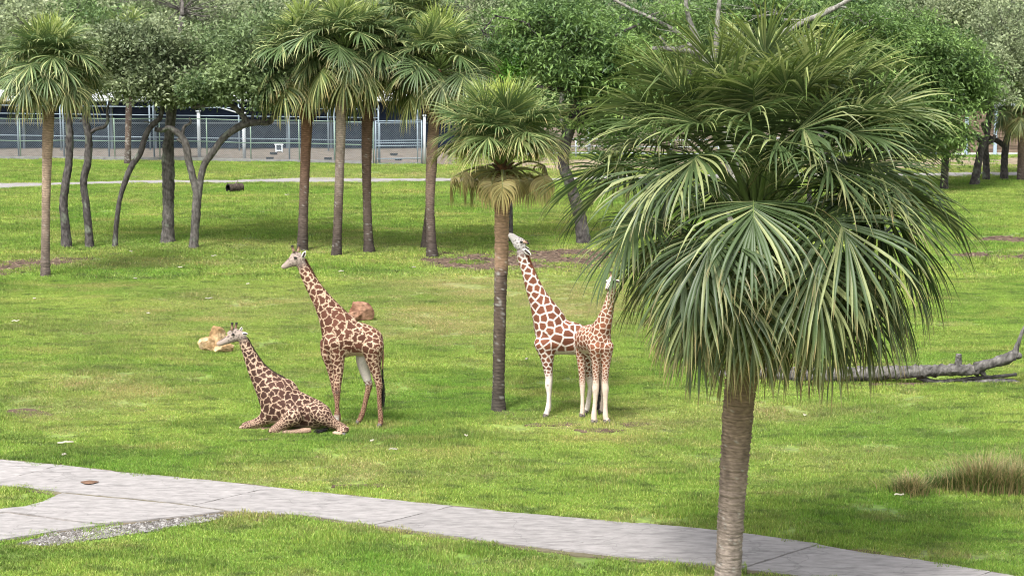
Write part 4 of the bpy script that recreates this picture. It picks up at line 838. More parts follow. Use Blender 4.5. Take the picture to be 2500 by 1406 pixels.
def rail_fence():
    t = empty('rail_fence', G(1700, 384)); tag(t, 'low grey steel rail fence along the sandy strip behind the palms', 'fence')
    xs = list(range(1290, 2221, 116)); g = lambda x: G(x, 386 - (x - 1290) * 0.006)
    for x in xs: p = g(x); bar(p - [0, 0, 0.1], p + [0, 0, 1.15], 0.055, 'post', t, S(150, 156, 160))
    for a, b in zip(xs[:-1], xs[1:]):
        for z in (0.25, 0.65, 1.08): bar(g(a) + [0, 0, z], g(b) + [0, 0, z], 0.035, 'rail', t, S(150, 156, 160))
    for x, lb in ((1438, 'tall white post standing behind the grey rail fence'),):
        p = G(x, 377); c = empty('white_post', p); tag(c, lb, 'post'); bar(p, p + [0, 0, 1.9], 0.10, 'shaft', c, WHITE, 'matte', 12); k = MB(); k.box(p + [0, 0, 1.93], (0.26, 0.26, 0.06), WHITE); k.build('cap_plate', M['matte'], c, smooth=False)
    # long low wall of the barn yard behind the rails
    Yb = G(1700, 372)[1]; w = empty('yard_wall', (P(1700, 372, Yb)[0], Yb, 0)); tag(w, 'long low weathered plank wall behind the grey rail fence', 'wall'); rg = np.random.default_rng(9)
    xa = P(1180, 372, Yb)[0]; xb = P(2210, 372, Yb)[0]; n = 9; L_ = (xb - xa) / n
    for i in range(n):
        for j in range(6):
            k = MB(); k.box((xa + L_ * (i + 0.5), Yb + rg.normal(0, 0.008), 0.16 + j * 0.25), (L_ - 0.05, 0.05, 0.23), S(118, 106, 96) * rg.uniform(0.75, 1.2)); k.build('plank', M['wood'], w, smooth=False)
rail_fence()

# ------------------------------------------------------------------ giraffes
def sstep(a, b, x): t = np.clip((x - a) / (b - a), 0, 1); return t * t * (3 - 2 * t)

def giraffe(label, Y0, spec, seed, sty):
    """spec chains: dict(kind, pts=[(px,py,dy,r_px)], ratio) ; legs=[dict(pts=[(px,py,r)], dy, ground)]"""
    rg = np.random.default_rng(seed); mb = MB(); CL = []; CR = []; CI = []        # centre line samples for colouring
    def put(kind, w, ratio, sides=16, side=(0, 1, 0)):
        n = max(6, int(np.linalg.norm(np.diff(w[:, :3], axis=0), axis=1).sum() / 0.05)); c = catmull(w, n); c[:, 3] = np.maximum(c[:, 3], 0.012)
        mb.tube(c[:, :3], c[:, 3], sides, None, side=side, ratio=ratio)
        for i in range(n): CL.append(c[i, :3]); CR.append(c[i, 3]); CI.append((kind, i / (n - 1)))
        # rounded ends
        return c
    feet = []
    for ch in spec['chains']:
        w = []
        for (x, y, dy, r) in ch['pts']: p = P(x, y, Y0 + dy); w.append([*p, r * mpp(p)])
        put(ch['k'], np.array(w), ch.get('ratio', 0.85), side=ch.get('side', (0, 1, 0)))
    for lg in spec['legs']:
        q = lg['pts']; hx, hy, hr = q[-1]; gp = G(hx, hy); Yh = gp[1] if lg.get('ground', True) else Y0 + lg['dy']; w = []
        zt = q[0][1]
        for (x, y, r) in q:
            t = (y - zt) / max(hy - zt, 1) if lg.get('ground', True) else 0
            t = min(1, t * 1.3); Yp = (Y0 + lg['dy']) * (1 - t) + Yh * t; p = P(x, y, Yp); w.append([*p, r * mpp(p)])
        w = np.array(w); e0 = w[0].copy(); dv = w[0, :3] - w[1, :3]; dv /= np.linalg.norm(dv); w = np.vstack([np.r_[e0[:3] + dv * e0[3] * 0.95, e0[3] * 0.25], np.r_[e0[:3] + dv * e0[3] * 0.6, e0[3] * 0.72], w])
        if lg.get('ground', True): w[:, 2] += (gp[2] - w[-1, 2]) * np.linspace(0, 1, len(w)); w[-1, 2] = gp[2] + 0.06; feet.append((w[-1].copy(), w[-2].copy(), gp))
        put(lg['k'], w, 0.95, 12)
    raw = mb.mesh('raw'); o = bpy.data.objects.new('raw', raw); COL.objects.link(o)
    r = o.modifiers.new('r', 'REMESH'); r.mode = 'VOXEL'; r.voxel_size = 0.017; r.use_smooth_shade = True
    s = o.modifiers.new('s', 'SMOOTH'); s.factor = 0.5; s.iterations = 7
    bpy.context.view_layer.update(); dg = bpy.context.evaluated_depsgraph_get(); me = bpy.data.meshes.new_from_object(o.evaluated_get(dg)); bpy.data.objects.remove(o); bpy.data.meshes.remove(raw)
    me.name = 'body'; n = len(me.vertices); V = np.empty(n * 3, np.float32); me.vertices.foreach_get('co', V); V = V.reshape(-1, 3).astype(float)
    NR = np.empty(n * 3, np.float32); me.vertices.foreach_get('normal', NR); NR = NR.reshape(-1, 3)
    me.polygons.foreach_set('use_smooth', np.ones(len(me.polygons), bool))
    CLa = np.array(CL); CRa = np.array(CR); best = np.full(n, 1e9); bi = np.zeros(n, int)
    for k in range(len(CLa)):
        d = np.linalg.norm(V - CLa[k], axis=1) / CRa[k]; m_ = d < best; best[m_] = d[m_]; bi[m_] = k
    kinds = np.array([CI[k][0] for k in range(len(CI))], dtype=object)[bi]; fr = np.array([CI[k][1] for k in range(len(CI))])[bi]
    # patch size by region
    ps = np.full(n, sty['patch']); lw = np.full(n, sty['line'])
    isn = kinds == 'neck'; ps[isn] = sty['patch'] * (0.55 + 0.45 * fr[isn]); 
    ish = kinds == 'head'; ps[ish] = 0.055; lw[ish] = 0.02
    isl = np.array([str(k).startswith('leg') for k in kinds]); ps[isl] = sty['patch'] * np.clip(0.85 - 0.9 * fr[isl], 0.25, 1); lw[isl] = sty['line'] * np.clip(1.0 - 0.6 * fr[isl], 0.45, 1)
    rump = (kinds == 'torso') & (fr > 0.7); ps[rump] *= 0.72; lw[rump] *= 0.8
    back = (kinds == 'torso') & (NR[:, 2] > 0.6); ps[back] *= 0.7
    order = rg.permutation(n)[:min(n, 26000)]; acc = np.zeros((0, 3)); accr = []
    buf = np.zeros((4000, 3)); na = 0
    for k in order:
        p = V[k]
        if na:
            d2 = ((buf[:na] - p) ** 2).sum(1)
            if (d2 < ps[k] ** 2 * 0.72).any(): continue
        buf[na] = p; na += 1
        if na >= 4000: break
    sd_ = buf[:na]; kd = kdtree.KDTree(na)
    for i, p in enumerate(sd_): kd.insert(p, i)
    kd.balance()
    Vp = V.copy()
    if sty['jag']:
        for ax in range(3):
            Vp[:, ax] += sty['jag'] * ps * 2.0 * (fbm2(V[:, 0] * 11 + ax * 5 + V[:, 1] * 7, V[:, 2] * 11 + ax * 3, ax) - 0.5)
    edge = np.zeros(n); sid = np.zeros(n, int)
    for i in range(n):
        r2 = kd.find_n(Vp[i], 2); (a, ia, da), (b, ib, db) = r2
        edge[i] = (db * db - da * da) / (2 * max((a - b).length, 1e-6)); sid[i] = ia
    rv = rg.random(na)[sid]
    brown = np.asarray(sty['brown'])[None] * (0.75 + 0.5 * rv)[:, None]; cream = np.tile(np.asarray(sty['cream']), (n, 1))
    cream = cream * (0.92 + 0.14 * fbm2(V[:, 0] * 5 + V[:, 1] * 3, V[:, 2] * 5))[:, None]
    msk = sstep(lw * 0.17, lw * 0.40, edge)
    z = V[:, 2]
    # pale belly, chest underside, inner legs
    tor = (kinds == 'torso'); low = sstep(0.45, 0.85, -NR[:, 2]) * tor; msk = msk * (1 - low * 0.85)
    # lower legs
    for kk, v in sty['legfade'].items():
        m_ = (kinds == kk); a, b, keep = v; msk[m_] *= 1 - sstep(a, b, fr[m_]) * (1 - keep)
    if 'tanleg' in sty:
        a, b, cl, am = sty['tanleg']; k2 = (isl * sstep(a, b, fr) * am)[:, None]; cream = cream * (1 - k2) + np.asarray(cl) * k2
    sock = sty.get('sock')
    if sock:
        for kk, (a, b) in sock.items(): m_ = (kinds == kk); w_ = (m_ * sstep(a, b, fr))[:, None]; cream = cream * (1 - w_) + S(196, 188, 178) * w_; msk = msk * (1 - w_[:, 0])
    inner = np.zeros(n)
    for kk in sty.get('inner', ()):
        m_ = (kinds == kk); inner[m_] = 1
    msk = msk * (1 - inner * sstep(-0.2, 0.3, -NR[:, 1]) * (fr < 0.5))
    cream = cream * (1 - (inner * (fr < 0.55))[:, None]) + S(186, 178, 168) * (inner * (fr < 0.55))[:, None]
    col = cream * (1 - msk[:, None]) + brown * msk[:, None]
    # head: pale with small spots on the cheek, darker brow and lips
    hc = np.asarray(sty['face']); hm = sstep(0.012, 0.02, 0.026 - 0.0 + 0 * edge) * 0
    dseed = np.zeros(n)
    idx = np.where(ish)[0]
    for i in idx: dseed[i] = kd.find(Vp[i])[2]
    spot = (1 - sstep(0.014, 0.022, dseed)) * (fr < 0.62)
    hcol = np.tile(hc, (n, 1)); hcol = hcol * (1 - 0.75 * spot[:, None]) + np.asarray(sty['spot']) * 0.75 * spot[:, None]
    brow = sstep(0.3, 0.8, NR[:, 2] if not spec.get('headup') else NR[:, 0]) * sstep(0.1, 0.4, fr) * (1 - sstep(0.75, 0.95, fr)) * sty['brow']
    hcol = hcol * (1 - brow[:, None]) + np.asarray(sty['browc']) * brow[:, None]
    lip = sstep(0.86, 0.97, fr) * sty['lip']; hcol = hcol * (1 - lip[:, None]) + np.asarray(sty['lipc']) * lip[:, None]
    bl = (ish * 1.0)
    nk = isn & (fr < 0.10); bl[nk] = 1 - fr[nk] / 0.10
    col = col * (1 - bl[:, None]) + hcol * bl[:, None]
    for (x, y, dy, rr, cc_) in spec.get('pads', ()):          # knee pads
        p = P(x, y, Y0 + dy); w_ = (1 - sstep(0.5, 1.0, np.linalg.norm(V - p, axis=1) / (rr * mpp(p))))[:, None] * 0.8; col = col * (1 - w_) + np.asarray(cc_) * w_
    setcol(me, np.clip(col, 0, 1))
    root_p = V[np.argmin(z)].copy(); root_p[0] = V[:, 0].mean(); root_p[1] = V[:, 1].mean()
    t = empty('giraffe', root_p); tag(t, label, 'giraffe')
    link('body', me, M['coat'], t)
    for (wf, wp, gp) in feet:                                 # cloven hooves
        hb = MB(); fwd = np.asarray(spec['toe'], float); sidev = np.array([-fwd[1], fwd[0], 0]); rr = wf[3] * 1.0
        for sg in (-1, 1):
            c0 = np.array([wf[0], wf[1], gp[2]]) + sidev * rr * 0.5 * sg
            hb.tube([c0 + [0, 0, 0.085], c0 + fwd * rr * 0.2 + [0, 0, 0.04], c0 + fwd * rr * 0.35 + [0, 0, 0.0]], [rr * 0.62, rr * 0.72, rr * 0.78], 8, S(92, 84, 78) * rg.uniform(0.85, 1.1), side=sidev, ratio=0.8)
        hb.build('hoof', M['horn'], t)
    for hn in spec['horns']:
        (x0, y0, d0), (x1, y1, d1), rr = hn; a = P(x0, y0, Y0 + d0); b = P(x1, y1, Y0 + d1); m = mpp(a); q = np.array([a + (b - a) * f for f in (0, 0.35, 0.7, 0.85, 0.97, 1.0)])
        hb = MB(); hb.tube(q, np.array([1.15, 0.9, 0.85, 1.05, 0.9, 0.35]) * rr * m, 8, np.array([S(176, 150, 130), S(150, 120, 100), S(90, 70, 60), S(34, 30, 32), S(30, 27, 30), S(30, 27, 30)])); hb.build('horn', M['horn'], t)
    for er in spec['ears']:
        (x0, y0, d0), (x1, y1, d1), rr = er; a = P(x0, y0, Y0 + d0); b = P(x1, y1, Y0 + d1); m = mpp(a); f = np.linspace(0, 1, 8); q = a + (b - a) * f[:, None]
        eb = MB(); rad = np.interp(f, [0, 0.2, 0.5, 0.8, 1], [0.4, 0.85, 1.0, 0.62, 0.1]) * rr * m; sidev = np.array([0, 1.0, 0.0]); cols = np.tile(S(216, 208, 200), (8, 1))
        eb.tube(q, rad, 10, cols, side=(0.2, 1, 0), ratio=0.45)
        eo = eb.build('ear', M['coat'], t)
        ib = MB(); ib.tube(q[1:7] + np.array([0, -0.30 * rr * m, 0]), rad[1:7] * 0.55, 8, S(58, 50, 50), side=(0.2, 1, 0), ratio=0.35); ib.build('inner_ear', M['coat'], eo)
    for (x, y, dy, rr) in spec['eyes']:
        p = P(x, y, Y0 + dy); m = mpp(p); eb = MB(); f = np.linspace(0, math.pi, 7); eb.tube(np.c_[p[0] + np.cos(f) * rr * m * 1.3, np.full(7, p[1]), np.full(7, p[2])], np.maximum(np.sin(f), 0.05) * rr * m, 10, S(20, 16, 14), side=(0, 1, 0)); eb.build('eye', M['eye'], t)
    mn = spec['mane']                                          # short upright hair along the back of the neck
    w = np.array([[*P(x, y, Y0 + dy)] for (x, y, dy) in mn['pts']]); q = catmull(w, 150); hb = MB(); m = mpp(q[0])
    T_ = np.gradient(q, axis=0); T_ /= np.linalg.norm(T_, axis=1)[:, None]; Nn = np.cross(T_, [0, 1, 0]); Nn *= np.sign(Nn[:, [2]] + 1e-9)
    hh = mn['h'] * m * np.interp(np.linspace(0, 1, 150), [0, 0.05, 0.85, 1], [0.5, 1, 0.8, 0.3])
    hb.tube(q - Nn * 0.012, np.maximum(hh * 0.45, 0.008), 6, np.asarray(mn['c']), side=(0, 1, 0), ratio=0.8)
    for i in range(2, 148):
        for k in range(4):
            o_ = rg.normal(0, 0.007); b0 = q[i] + np.array([0, o_, 0]); tip = b0 + Nn[i] * hh[i] * rg.uniform(0.7, 1.25) + T_[i] * rg.normal(0, 0.012) + [0, o_ * 0.6, 0]
            hb.add([b0 - T_[i] * 0.010, b0 + T_[i] * 0.010, tip, b0 + [0, 0.008, 0]], None, [[0, 1, 2], [1, 3, 2], [3, 0, 2]], np.asarray(mn['c']) * rg.uniform(0.6, 1.3))
    hb.build('mane', M['horn'], t)
    tl = spec['tail']; w = np.array([[*P(x, y, Y0 + dy)] for (x, y, dy) in tl['pts']]); q = catmull(w, 24); m = mpp(q[0]); tb = MB(); k0 = tl['tuft']
    f = np.linspace(0, 1, 24); tb.tube(q, np.interp(f, [0, 0.3, k0, 1], [tl['r'] * 1.5, tl['r'], tl['r'] * 0.9, tl['r'] * 0.5]) * m, 8, np.array([np.asarray(tl['c']) if a < k0 else S(30, 27, 27) for a in f]))
    for k in range(60):
        a = rg.uniform(k0, 0.85); i = int(a * 23); p0 = q[i] + rg.normal(0, 0.008, 3); lnn = rg.uniform(0.2, 0.55) * tl.get('hair', 1.0); p1 = p0 + (q[min(i + 4, 23)] - q[i]) * 0.7 + rg.normal(0, 0.02, 3); p2 = np.array([p1[0], p1[1], p1[2] - lnn * 0.5 * tl.get('hang', 1.0)]) + rg.normal(0, 0.02, 3) + (q[-1] - q[i]) * 0.3
        tb.tube([p0, p1, p2], [0.006, 0.005, 0.002], 3, S(28, 25, 26) * rg.uniform(0.6, 1.6), cap=False)
    tb.build('tail', M['horn'], t)
    return t

MAS = dict(patch=0.172, line=0.042, jag=0.55, brown=S(84, 52, 40), cream=S(190, 164, 140), face=S(150, 136, 126), spot=S(70, 58, 54), brow=0.85, browc=S(80, 60, 52), lip=0.5, lipc=S(168, 136, 116), legfade={}, tanleg=(0.45, 0.7, S(134, 102, 80), 0.75))
yr = G(825, 1040)[1]
spec1 = dict(toe=(-1, 0, 0),
    chains=[dict(k='neck', ratio=0.8, pts=[(735, 643, 0, 12), (746, 667, 0, 14.5), (762, 695, 0, 18), (779, 722, 0, 22), (797, 750, 0, 28), (812, 775, 0, 36), (826, 802, 0, 44), (832, 825, 0, 44)]),
            dict(k='torso', ratio=0.8, pts=[(797, 834, -0.02, 14), (806, 832, -0.02, 29), (820, 829, 0, 42), (842, 825, 0, 49), (868, 827, 0, 43), (892, 831, 0, 39.5), (912, 838, 0.02, 33), (924, 846, 0.03, 21), (930, 850, 0.03, 9)]),
            dict(k='torso', ratio=0.7, pts=[(835, 800, 0, 34), (848, 790, 0, 26), (862, 796, 0, 16)]),
            dict(k='head', ratio=0.72, pts=[(742, 640, 0, 8), (735, 636, 0, 13), (726, 634, 0, 16), (716, 638, 0, 14.5), (706, 643, 0, 11), (698, 648, 0, 8), (691, 652, 0, 6.5), (687, 654, 0, 3.5)]),
            dict(k='head', ratio=0.8, pts=[(732, 624, 0, 6), (722, 622, 0, 9.5), (712, 629, 0, 7)])],
    legs=[dict(k='legFN', dy=-0.16, pts=[(816, 835, 27), (821, 858, 22), (825, 882, 16.5), (826, 905, 13), (825, 930, 10), (823, 947, 9.5), (822, 958, 10), (823, 972, 7), (823, 998, 6), (822, 1015, 7.5), (820, 1028, 7.5), (819, 1045, 7.5)]),
          dict(k='legFF', dy=0.14, pts=[(806, 838, 25), (803, 862, 20), (808, 892, 13.5), (813, 920, 10), (817, 945, 8.5), (819, 955, 8.5), (821, 972, 6), (824, 1000, 5.5), (826, 1015, 7), (826, 1024, 6.5), (825, 1034, 7)]),
          dict(k='legHN', dy=-0.14, pts=[(910, 842, 28), (911, 866, 23), (914, 890, 17), (919, 912, 12), (924, 932, 9.5), (926, 942, 9), (926, 960, 6.5), (927, 990, 6), (929, 1012, 7), (930, 1026, 6.5), (928, 1041, 7.5)]),
          dict(k='legHF', dy=0.16, pts=[(899, 845, 28), (889, 874, 21), (890, 900, 15), (896, 924, 10.5), (901, 938, 9.5), (899, 950, 8), (893, 975, 6.5), (887, 1000, 6.5), (882, 1015, 7), (878, 1024, 6), (874, 1034, 7)])],
    horns=[((717, 614, -0.05), (713, 599, -0.06), 3.4), ((728, 614, 0.05), (731, 598, 0.06), 3.4)], ears=[((738, 630, -0.10), (746, 613, -0.14), 5.5), ((729, 627, 0.10), (733, 616, 0.16), 4)],
    eyes=[(721, 629.5, -0.105, 3.0)], pads=[(822, 957, -0.27, 7, S(70, 56, 50))],
    mane=dict(h=5.5, c=S(86, 52, 38), pts=[(741, 629, 0), (757, 658, 0), (777, 692, 0), (798, 720, 0), (823, 746, 0), (846, 764, 0), (856, 773, 0)]),
    tail=dict(pts=[(931, 842, 0.03), (935, 862, 0.03), (934, 890, 0.02), (933, 920, 0), (935, 955, 0), (936, 985, 0)], r=2.4, tuft=0.42, c=S(150, 115, 90)))
giraffe('standing giraffe with jagged dark brown patches and head held high beside the resting one', yr, spec1, 5,
        dict(MAS, sock=dict(legFN=(0.86, 0.92)), inner=('legHF',), legfade=dict(legHF=(0.3, 0.4, 0.9))))

y2 = G(720, 1046)[1]
spec2 = dict(toe=(1, -0.2, 0),
    chains=[dict(k='neck', ratio=0.8, pts=[(592, 824, 0, 11), (599, 842, 0, 13), (611, 870, 0, 17), (627, 902, 0, 23), (648, 932, 0, 33), (668, 956, 0, 45), (686, 983, 0, 50)]),
            dict(k='torso', ratio=0.85, pts=[(640, 1008, -0.05, 12), (650, 1005, -0.05, 25), (668, 1000, -0.03, 40), (692, 993, 0, 50), (720, 998, 0, 46), (748, 1006, 0, 41), (772, 1012, 0, 36), (792, 1018, 0.03, 27), (806, 1026, 0.03, 13)]),
            dict(k='torso', ratio=0.6, pts=[(680, 955, 0, 30), (700, 946, 0, 23), (722, 968, 0, 16)]),
            dict(k='head', ratio=0.72, pts=[(598, 821, 0, 7), (591, 819, 0, 12), (581, 819, 0, 14.5), (569, 823, 0, 13.5), (557, 829, 0, 10.5), (544, 835, 0, 8), (535, 839, 0, 7), (529, 842, 0, 4)]),
            dict(k='head', ratio=0.8, pts=[(580, 808, 0, 6), (569, 809, 0, 8.5), (557, 818, 0, 7)])],
    legs=[dict(k='legFN', dy=-0.42, ground=False, pts=[(716, 1016, 24), (703, 1027, 18), (690, 1036, 14), (678, 1044, 12.5), (667, 1051, 12)]),
          dict(k='legFNb', dy=-0.43, ground=False, pts=[(664, 1053, 10), (678, 1057, 8.5), (700, 1056, 7.5), (725, 1053, 7), (745, 1051, 7.5), (760, 1050, 6)]),
          dict(k='legFF', dy=-0.02, ground=False, pts=[(655, 1015, 22), (638, 1027, 14), (620, 1034, 11.5), (606, 1038, 11), (594, 1043, 10.5)]),
          dict(k='legFFb', dy=-0.02, ground=False, pts=[(591, 1045, 8.5), (606, 1049, 7.5), (630, 1050, 7), (655, 1049, 7), (670, 1049, 6)]),
          dict(k='legHN', dy=-0.32, ground=False, pts=[(771, 1001, 20), (780, 1008, 24), (792, 1018, 23), (804, 1027, 17), (817, 1035, 13), (832, 1041, 10.5), (844, 1046, 9)]),
          dict(k='legHNb', dy=-0.42, ground=False, pts=[(846, 1047, 8), (838, 1052, 7.5), (828, 1055, 7), (822, 1057, 6)]),
          dict(k='legHF', dy=-0.55, ground=False, pts=[(815, 1056, 5), (824, 1059, 6.5), (832, 1061, 6.5), (836, 1062, 5.5)])],
    horns=[((566, 806, -0.05), (567, 787, -0.06), 3.2), ((574, 806, 0.05), (578, 787, 0.05), 3.2)], ears=[((592, 815, -0.09), (605, 815, -0.14), 4.5), ((587, 809, 0.09), (590, 798, 0.13), 4)],
    eyes=[(569, 816, -0.1, 2.8)], mane=dict(h=5.0, c=S(58, 42, 36), pts=[(601, 823, 0), (613, 846, 0), (628, 870, 0), (648, 895, 0), (671, 912, 0), (692, 922, 0), (706, 934, 0)]),
    tail=dict(pts=[(806, 1030, -0.1), (800, 1044, -0.3), (790, 1051, -0.45), (778, 1053, -0.5), (765, 1053, -0.52)], r=2.5, tuft=0.35, c=S(120, 92, 74), hair=0.5, hang=0.05))
g2 = giraffe('giraffe with jagged dark patches resting on the grass with legs folded', y2, spec2, 9,
        dict(MAS, patch=0.152, line=0.038, brown=S(66, 44, 37), cream=S(182, 156, 134), spot=S(50, 42, 40), browc=S(60, 48, 42), brow=0.95, tanleg=(0.3, 0.6, S(150, 122, 102), 0.5), legfade={'legFNb': (0.0, 0.3, 0.55), 'legFFb': (0, 0.3, 0.6), 'legHF': (0, 0.3, 0.1)}))
hb = MB(); p = P(839, 1063, y2 - 0.55); hb.tube([p + [-0.03, 0, 0.005], p + [0.02, 0, 0.0], p + [0.06, 0, -0.01]], [0.055, 0.06, 0.045], 8, S(84, 82, 84), side=(0, 1, 0)); hb.build('hoof', M['horn'], g2)

RET = dict(patch=0.19, line=0.058, jag=0.06, brown=S(106, 63, 45), cream=S(202, 191, 182), face=S(186, 180, 176), spot=S(92, 80, 78), brow=0.3, browc=S(196, 170, 150), lip=0.85, lipc=S(110, 78, 48),
           legfade=dict(legFN=(0.46, 0.56, 0.0), legFF=(0.46, 0.56, 0.0), legHN=(0.5, 0.6, 0.1), legHF=(0.5, 0.6, 0.1)))
y3 = G(1335, 1014)[1]
spec3 = dict(toe=(-1, 0, 0), headup=True,
    chains=[dict(k='neck', ratio=0.8, pts=[(1272, 612, 0, 12), (1276, 632, 0, 12.5), (1286, 657, 0, 14.5), (1298, 688, 0, 19), (1310, 718, 0, 23), (1324, 748, 0, 30), (1338, 778, 0, 39), (1348, 806, 0, 44)]),
            dict(k='torso', ratio=0.8, pts=[(1312, 830, -0.02, 12), (1320, 827, -0.02, 27), (1334, 824, 0, 40), (1360, 821, 0, 46), (1388, 825, 0, 42), (1412, 830, 0, 38.5), (1430, 836, 0.02, 32), (1443, 842, 0.03, 20), (1450, 846, 0.03, 9)]),
            dict(k='head', ratio=0.72, pts=[(1277, 611, 0, 8), (1274, 604, 0, 13), (1268, 596, 0, 15.5), (1261, 588, 0, 13), (1255, 582, 0, 10), (1250, 577, 0, 8.5), (1245, 574, 0, 7), (1241, 571, 0, 4)]),
            dict(k='head', ratio=0.8, pts=[(1281, 597, 0, 6), (1274, 589, 0, 7.5), (1264, 582, 0, 5)])],
    legs=[dict(k='legFN', dy=-0.15, pts=[(1331, 838, 28), (1334, 860, 21), (1336, 882, 15), (1338, 905, 11), (1340, 925, 9), (1339, 937, 9), (1339, 946, 8), (1340, 960, 5.8), (1339, 980, 5.2), (1338, 995, 6.8), (1335, 1007, 6.5), (1333, 1019, 8)]),
          dict(k='legFF', dy=0.15, pts=[(1333, 838, 27), (1336, 860, 20), (1338, 882, 14), (1340, 905, 10), (1341, 925, 8.5), (1341, 937, 8), (1341, 960, 5.6), (1341, 978, 5.2), (1340, 992, 6.5), (1339, 1001, 6), (1339, 1010, 7)]),
          dict(k='legHN', dy=-0.14, pts=[(1432, 842, 28), (1430, 868, 20), (1431, 892, 15), (1436, 915, 10), (1441, 934, 8.5), (1441, 950, 6.5), (1438, 972, 6), (1435, 990, 6.5), (1433, 1000, 6.5), (1431, 1010, 7.5)]),
          dict(k='legHF', dy=0.16, pts=[(1440, 842, 26), (1442, 868, 19), (1447, 892, 14), (1454, 915, 10), (1460, 934, 8), (1460, 950, 6), (1458, 970, 5.5), (1457, 985, 6), (1456, 994, 6), (1455, 1003, 7)])],
    horns=[((1277, 590, -0.06), (1292, 595, -0.07), 3.0), ((1275, 587, 0.05), (1289, 590, 0.07), 3.0)], ears=[((1278, 608, -0.10), (1297, 624, -0.15), 6.0), ((1281, 604, 0.09), (1293, 609, 0.15), 4)],
    eyes=[(1272.5, 591, -0.105, 3.0)], pads=[(1337, 941, -0.28, 5, S(120, 108, 98))],
    mane=dict(h=5.5, c=S(132, 72, 44), pts=[(1283, 614, 0), (1291, 637, 0), (1303, 664, 0), (1317, 694, 0), (1332, 722, 0), (1348, 744, 0), (1362, 756, 0)]),
    tail=dict(pts=[(1449, 840, 0.03), (1455, 862, 0.05), (1457, 890, 0.06), (1457, 920, 0.06), (1456, 950, 0.06)], r=2.2, tuft=0.55, c=S(190, 150, 120)))
giraffe('giraffe with neat chestnut net patches stretching its muzzle up to the palm trunk', y3, spec3, 14, RET)

y4 = G(1460, 1026)[1]
spec4 = dict(toe=(0.35, -0.94, 0),
    chains=[dict(k='torso', ratio=0.92, side=(1, 0.4, 0), pts=[(1420, 838, 0.52, 10), (1422, 836, 0.46, 23), (1430, 831, 0.32, 33), (1443, 828, 0.1, 37), (1456, 829, -0.12, 36), (1466, 834, -0.3, 31), (1472, 840, -0.42, 22), (1474, 843, -0.46, 10)]),
            dict(k='neck', ratio=0.9, side=(1, 0.4, 0), pts=[(1495, 692, -0.42, 11), (1493, 712, -0.42, 11.5), (1489, 735, -0.40, 13.5), (1483, 760, -0.38, 17), (1475, 785, -0.34, 22), (1467, 808, -0.26, 28), (1462, 826, -0.2, 32)]),
            dict(k='head', ratio=0.75, side=(1, 0.4, 0), pts=[(1497, 688, -0.36, 7), (1495, 686, -0.42, 12), (1492, 688, -0.52, 13), (1488, 693, -0.62, 11), (1485, 699, -0.72, 8.5), (1482, 704, -0.80, 7), (1480, 707, -0.84, 4)])],
    legs=[dict(k='legFN', dy=-0.36, pts=[(1456, 846, 22), (1455, 866, 16), (1455, 888, 11), (1455, 912, 9), (1455, 935, 8.5), (1454, 950, 9), (1454, 960, 7.5), (1453, 980, 5.8), (1451, 1000, 6), (1450, 1012, 7.2), (1450, 1022, 7), (1450, 1034, 8.5)]),
          dict(k='legFF', dy=-0.36, pts=[(1479, 846, 20), (1480, 866, 15), (1480, 888, 10.5), (1478, 912, 9), (1477, 935, 8.5), (1478, 950, 9), (1478, 960, 7.5), (1478, 980, 5.8), (1478, 1000, 6), (1478, 1013, 7.2), (1479, 1022, 7), (1481, 1034, 8.5)]),
          dict(k='legHN', dy=0.36, pts=[(1421, 848, 20), (1420, 868, 14.5), (1420, 890, 10.5), (1421, 915, 8.5), (1422, 934, 8), (1422, 946, 7), (1422, 970, 5), (1422, 990, 5.5), (1422, 1003, 6.2), (1421, 1010, 6), (1421, 1019, 7)]),
          dict(k='legHF', dy=0.5, pts=[(1448, 848, 20), (1454, 868, 15), (1460, 890, 11), (1464, 915, 8.5), (1466, 934, 8), (1467, 946, 7), (1468, 968, 5), (1469, 988, 5.5), (1469, 998, 6), (1468, 1004, 6), (1467, 1011, 7)])],
    horns=[((1492, 677, -0.42), (1490, 663, -0.38), 2.8), ((1498, 677, -0.42), (1499, 663, -0.38), 2.8)], ears=[((1487, 686, -0.42), (1474, 690, -0.42), 4.5), ((1502, 686, -0.40), (1514, 688, -0.38), 4.5)],
    eyes=[(1482, 690, -0.58, 2.6), (1499, 690, -0.6, 2.6)], pads=[(1454, 953, -0.47, 6.5, S(112, 98, 88)), (1478, 953, -0.47, 6.5, S(112, 98, 88))],
    mane=dict(h=4.5, c=S(150, 92, 62), pts=[(1500, 690, -0.32), (1499, 712, -0.30), (1494, 738, -0.26), (1488, 762, -0.2), (1478, 785, -0.1), (1466, 800, 0.02)]),
    tail=dict(pts=[(1428, 836, 0.62), (1438, 862, 0.66), (1456, 885, 0.55), (1461, 905, 0.45), (1462, 950, 0.4), (1459, 1000, 0.38)], r=2.0, tuft=0.45, c=S(170, 130, 100)))
giraffe('smaller giraffe with fine net patches facing outward, its head hidden by palm fronds', y4, spec4, 19,
        dict(RET, patch=0.125, line=0.036, brown=S(114, 70, 50), cream=S(198, 180, 164), legfade=dict(legFN=(0.46, 0.58, 0.0), legFF=(0.46, 0.58, 0.0), legHN=(0.5, 0.65, 0.1), legHF=(0.45, 0.6, 0.1))))

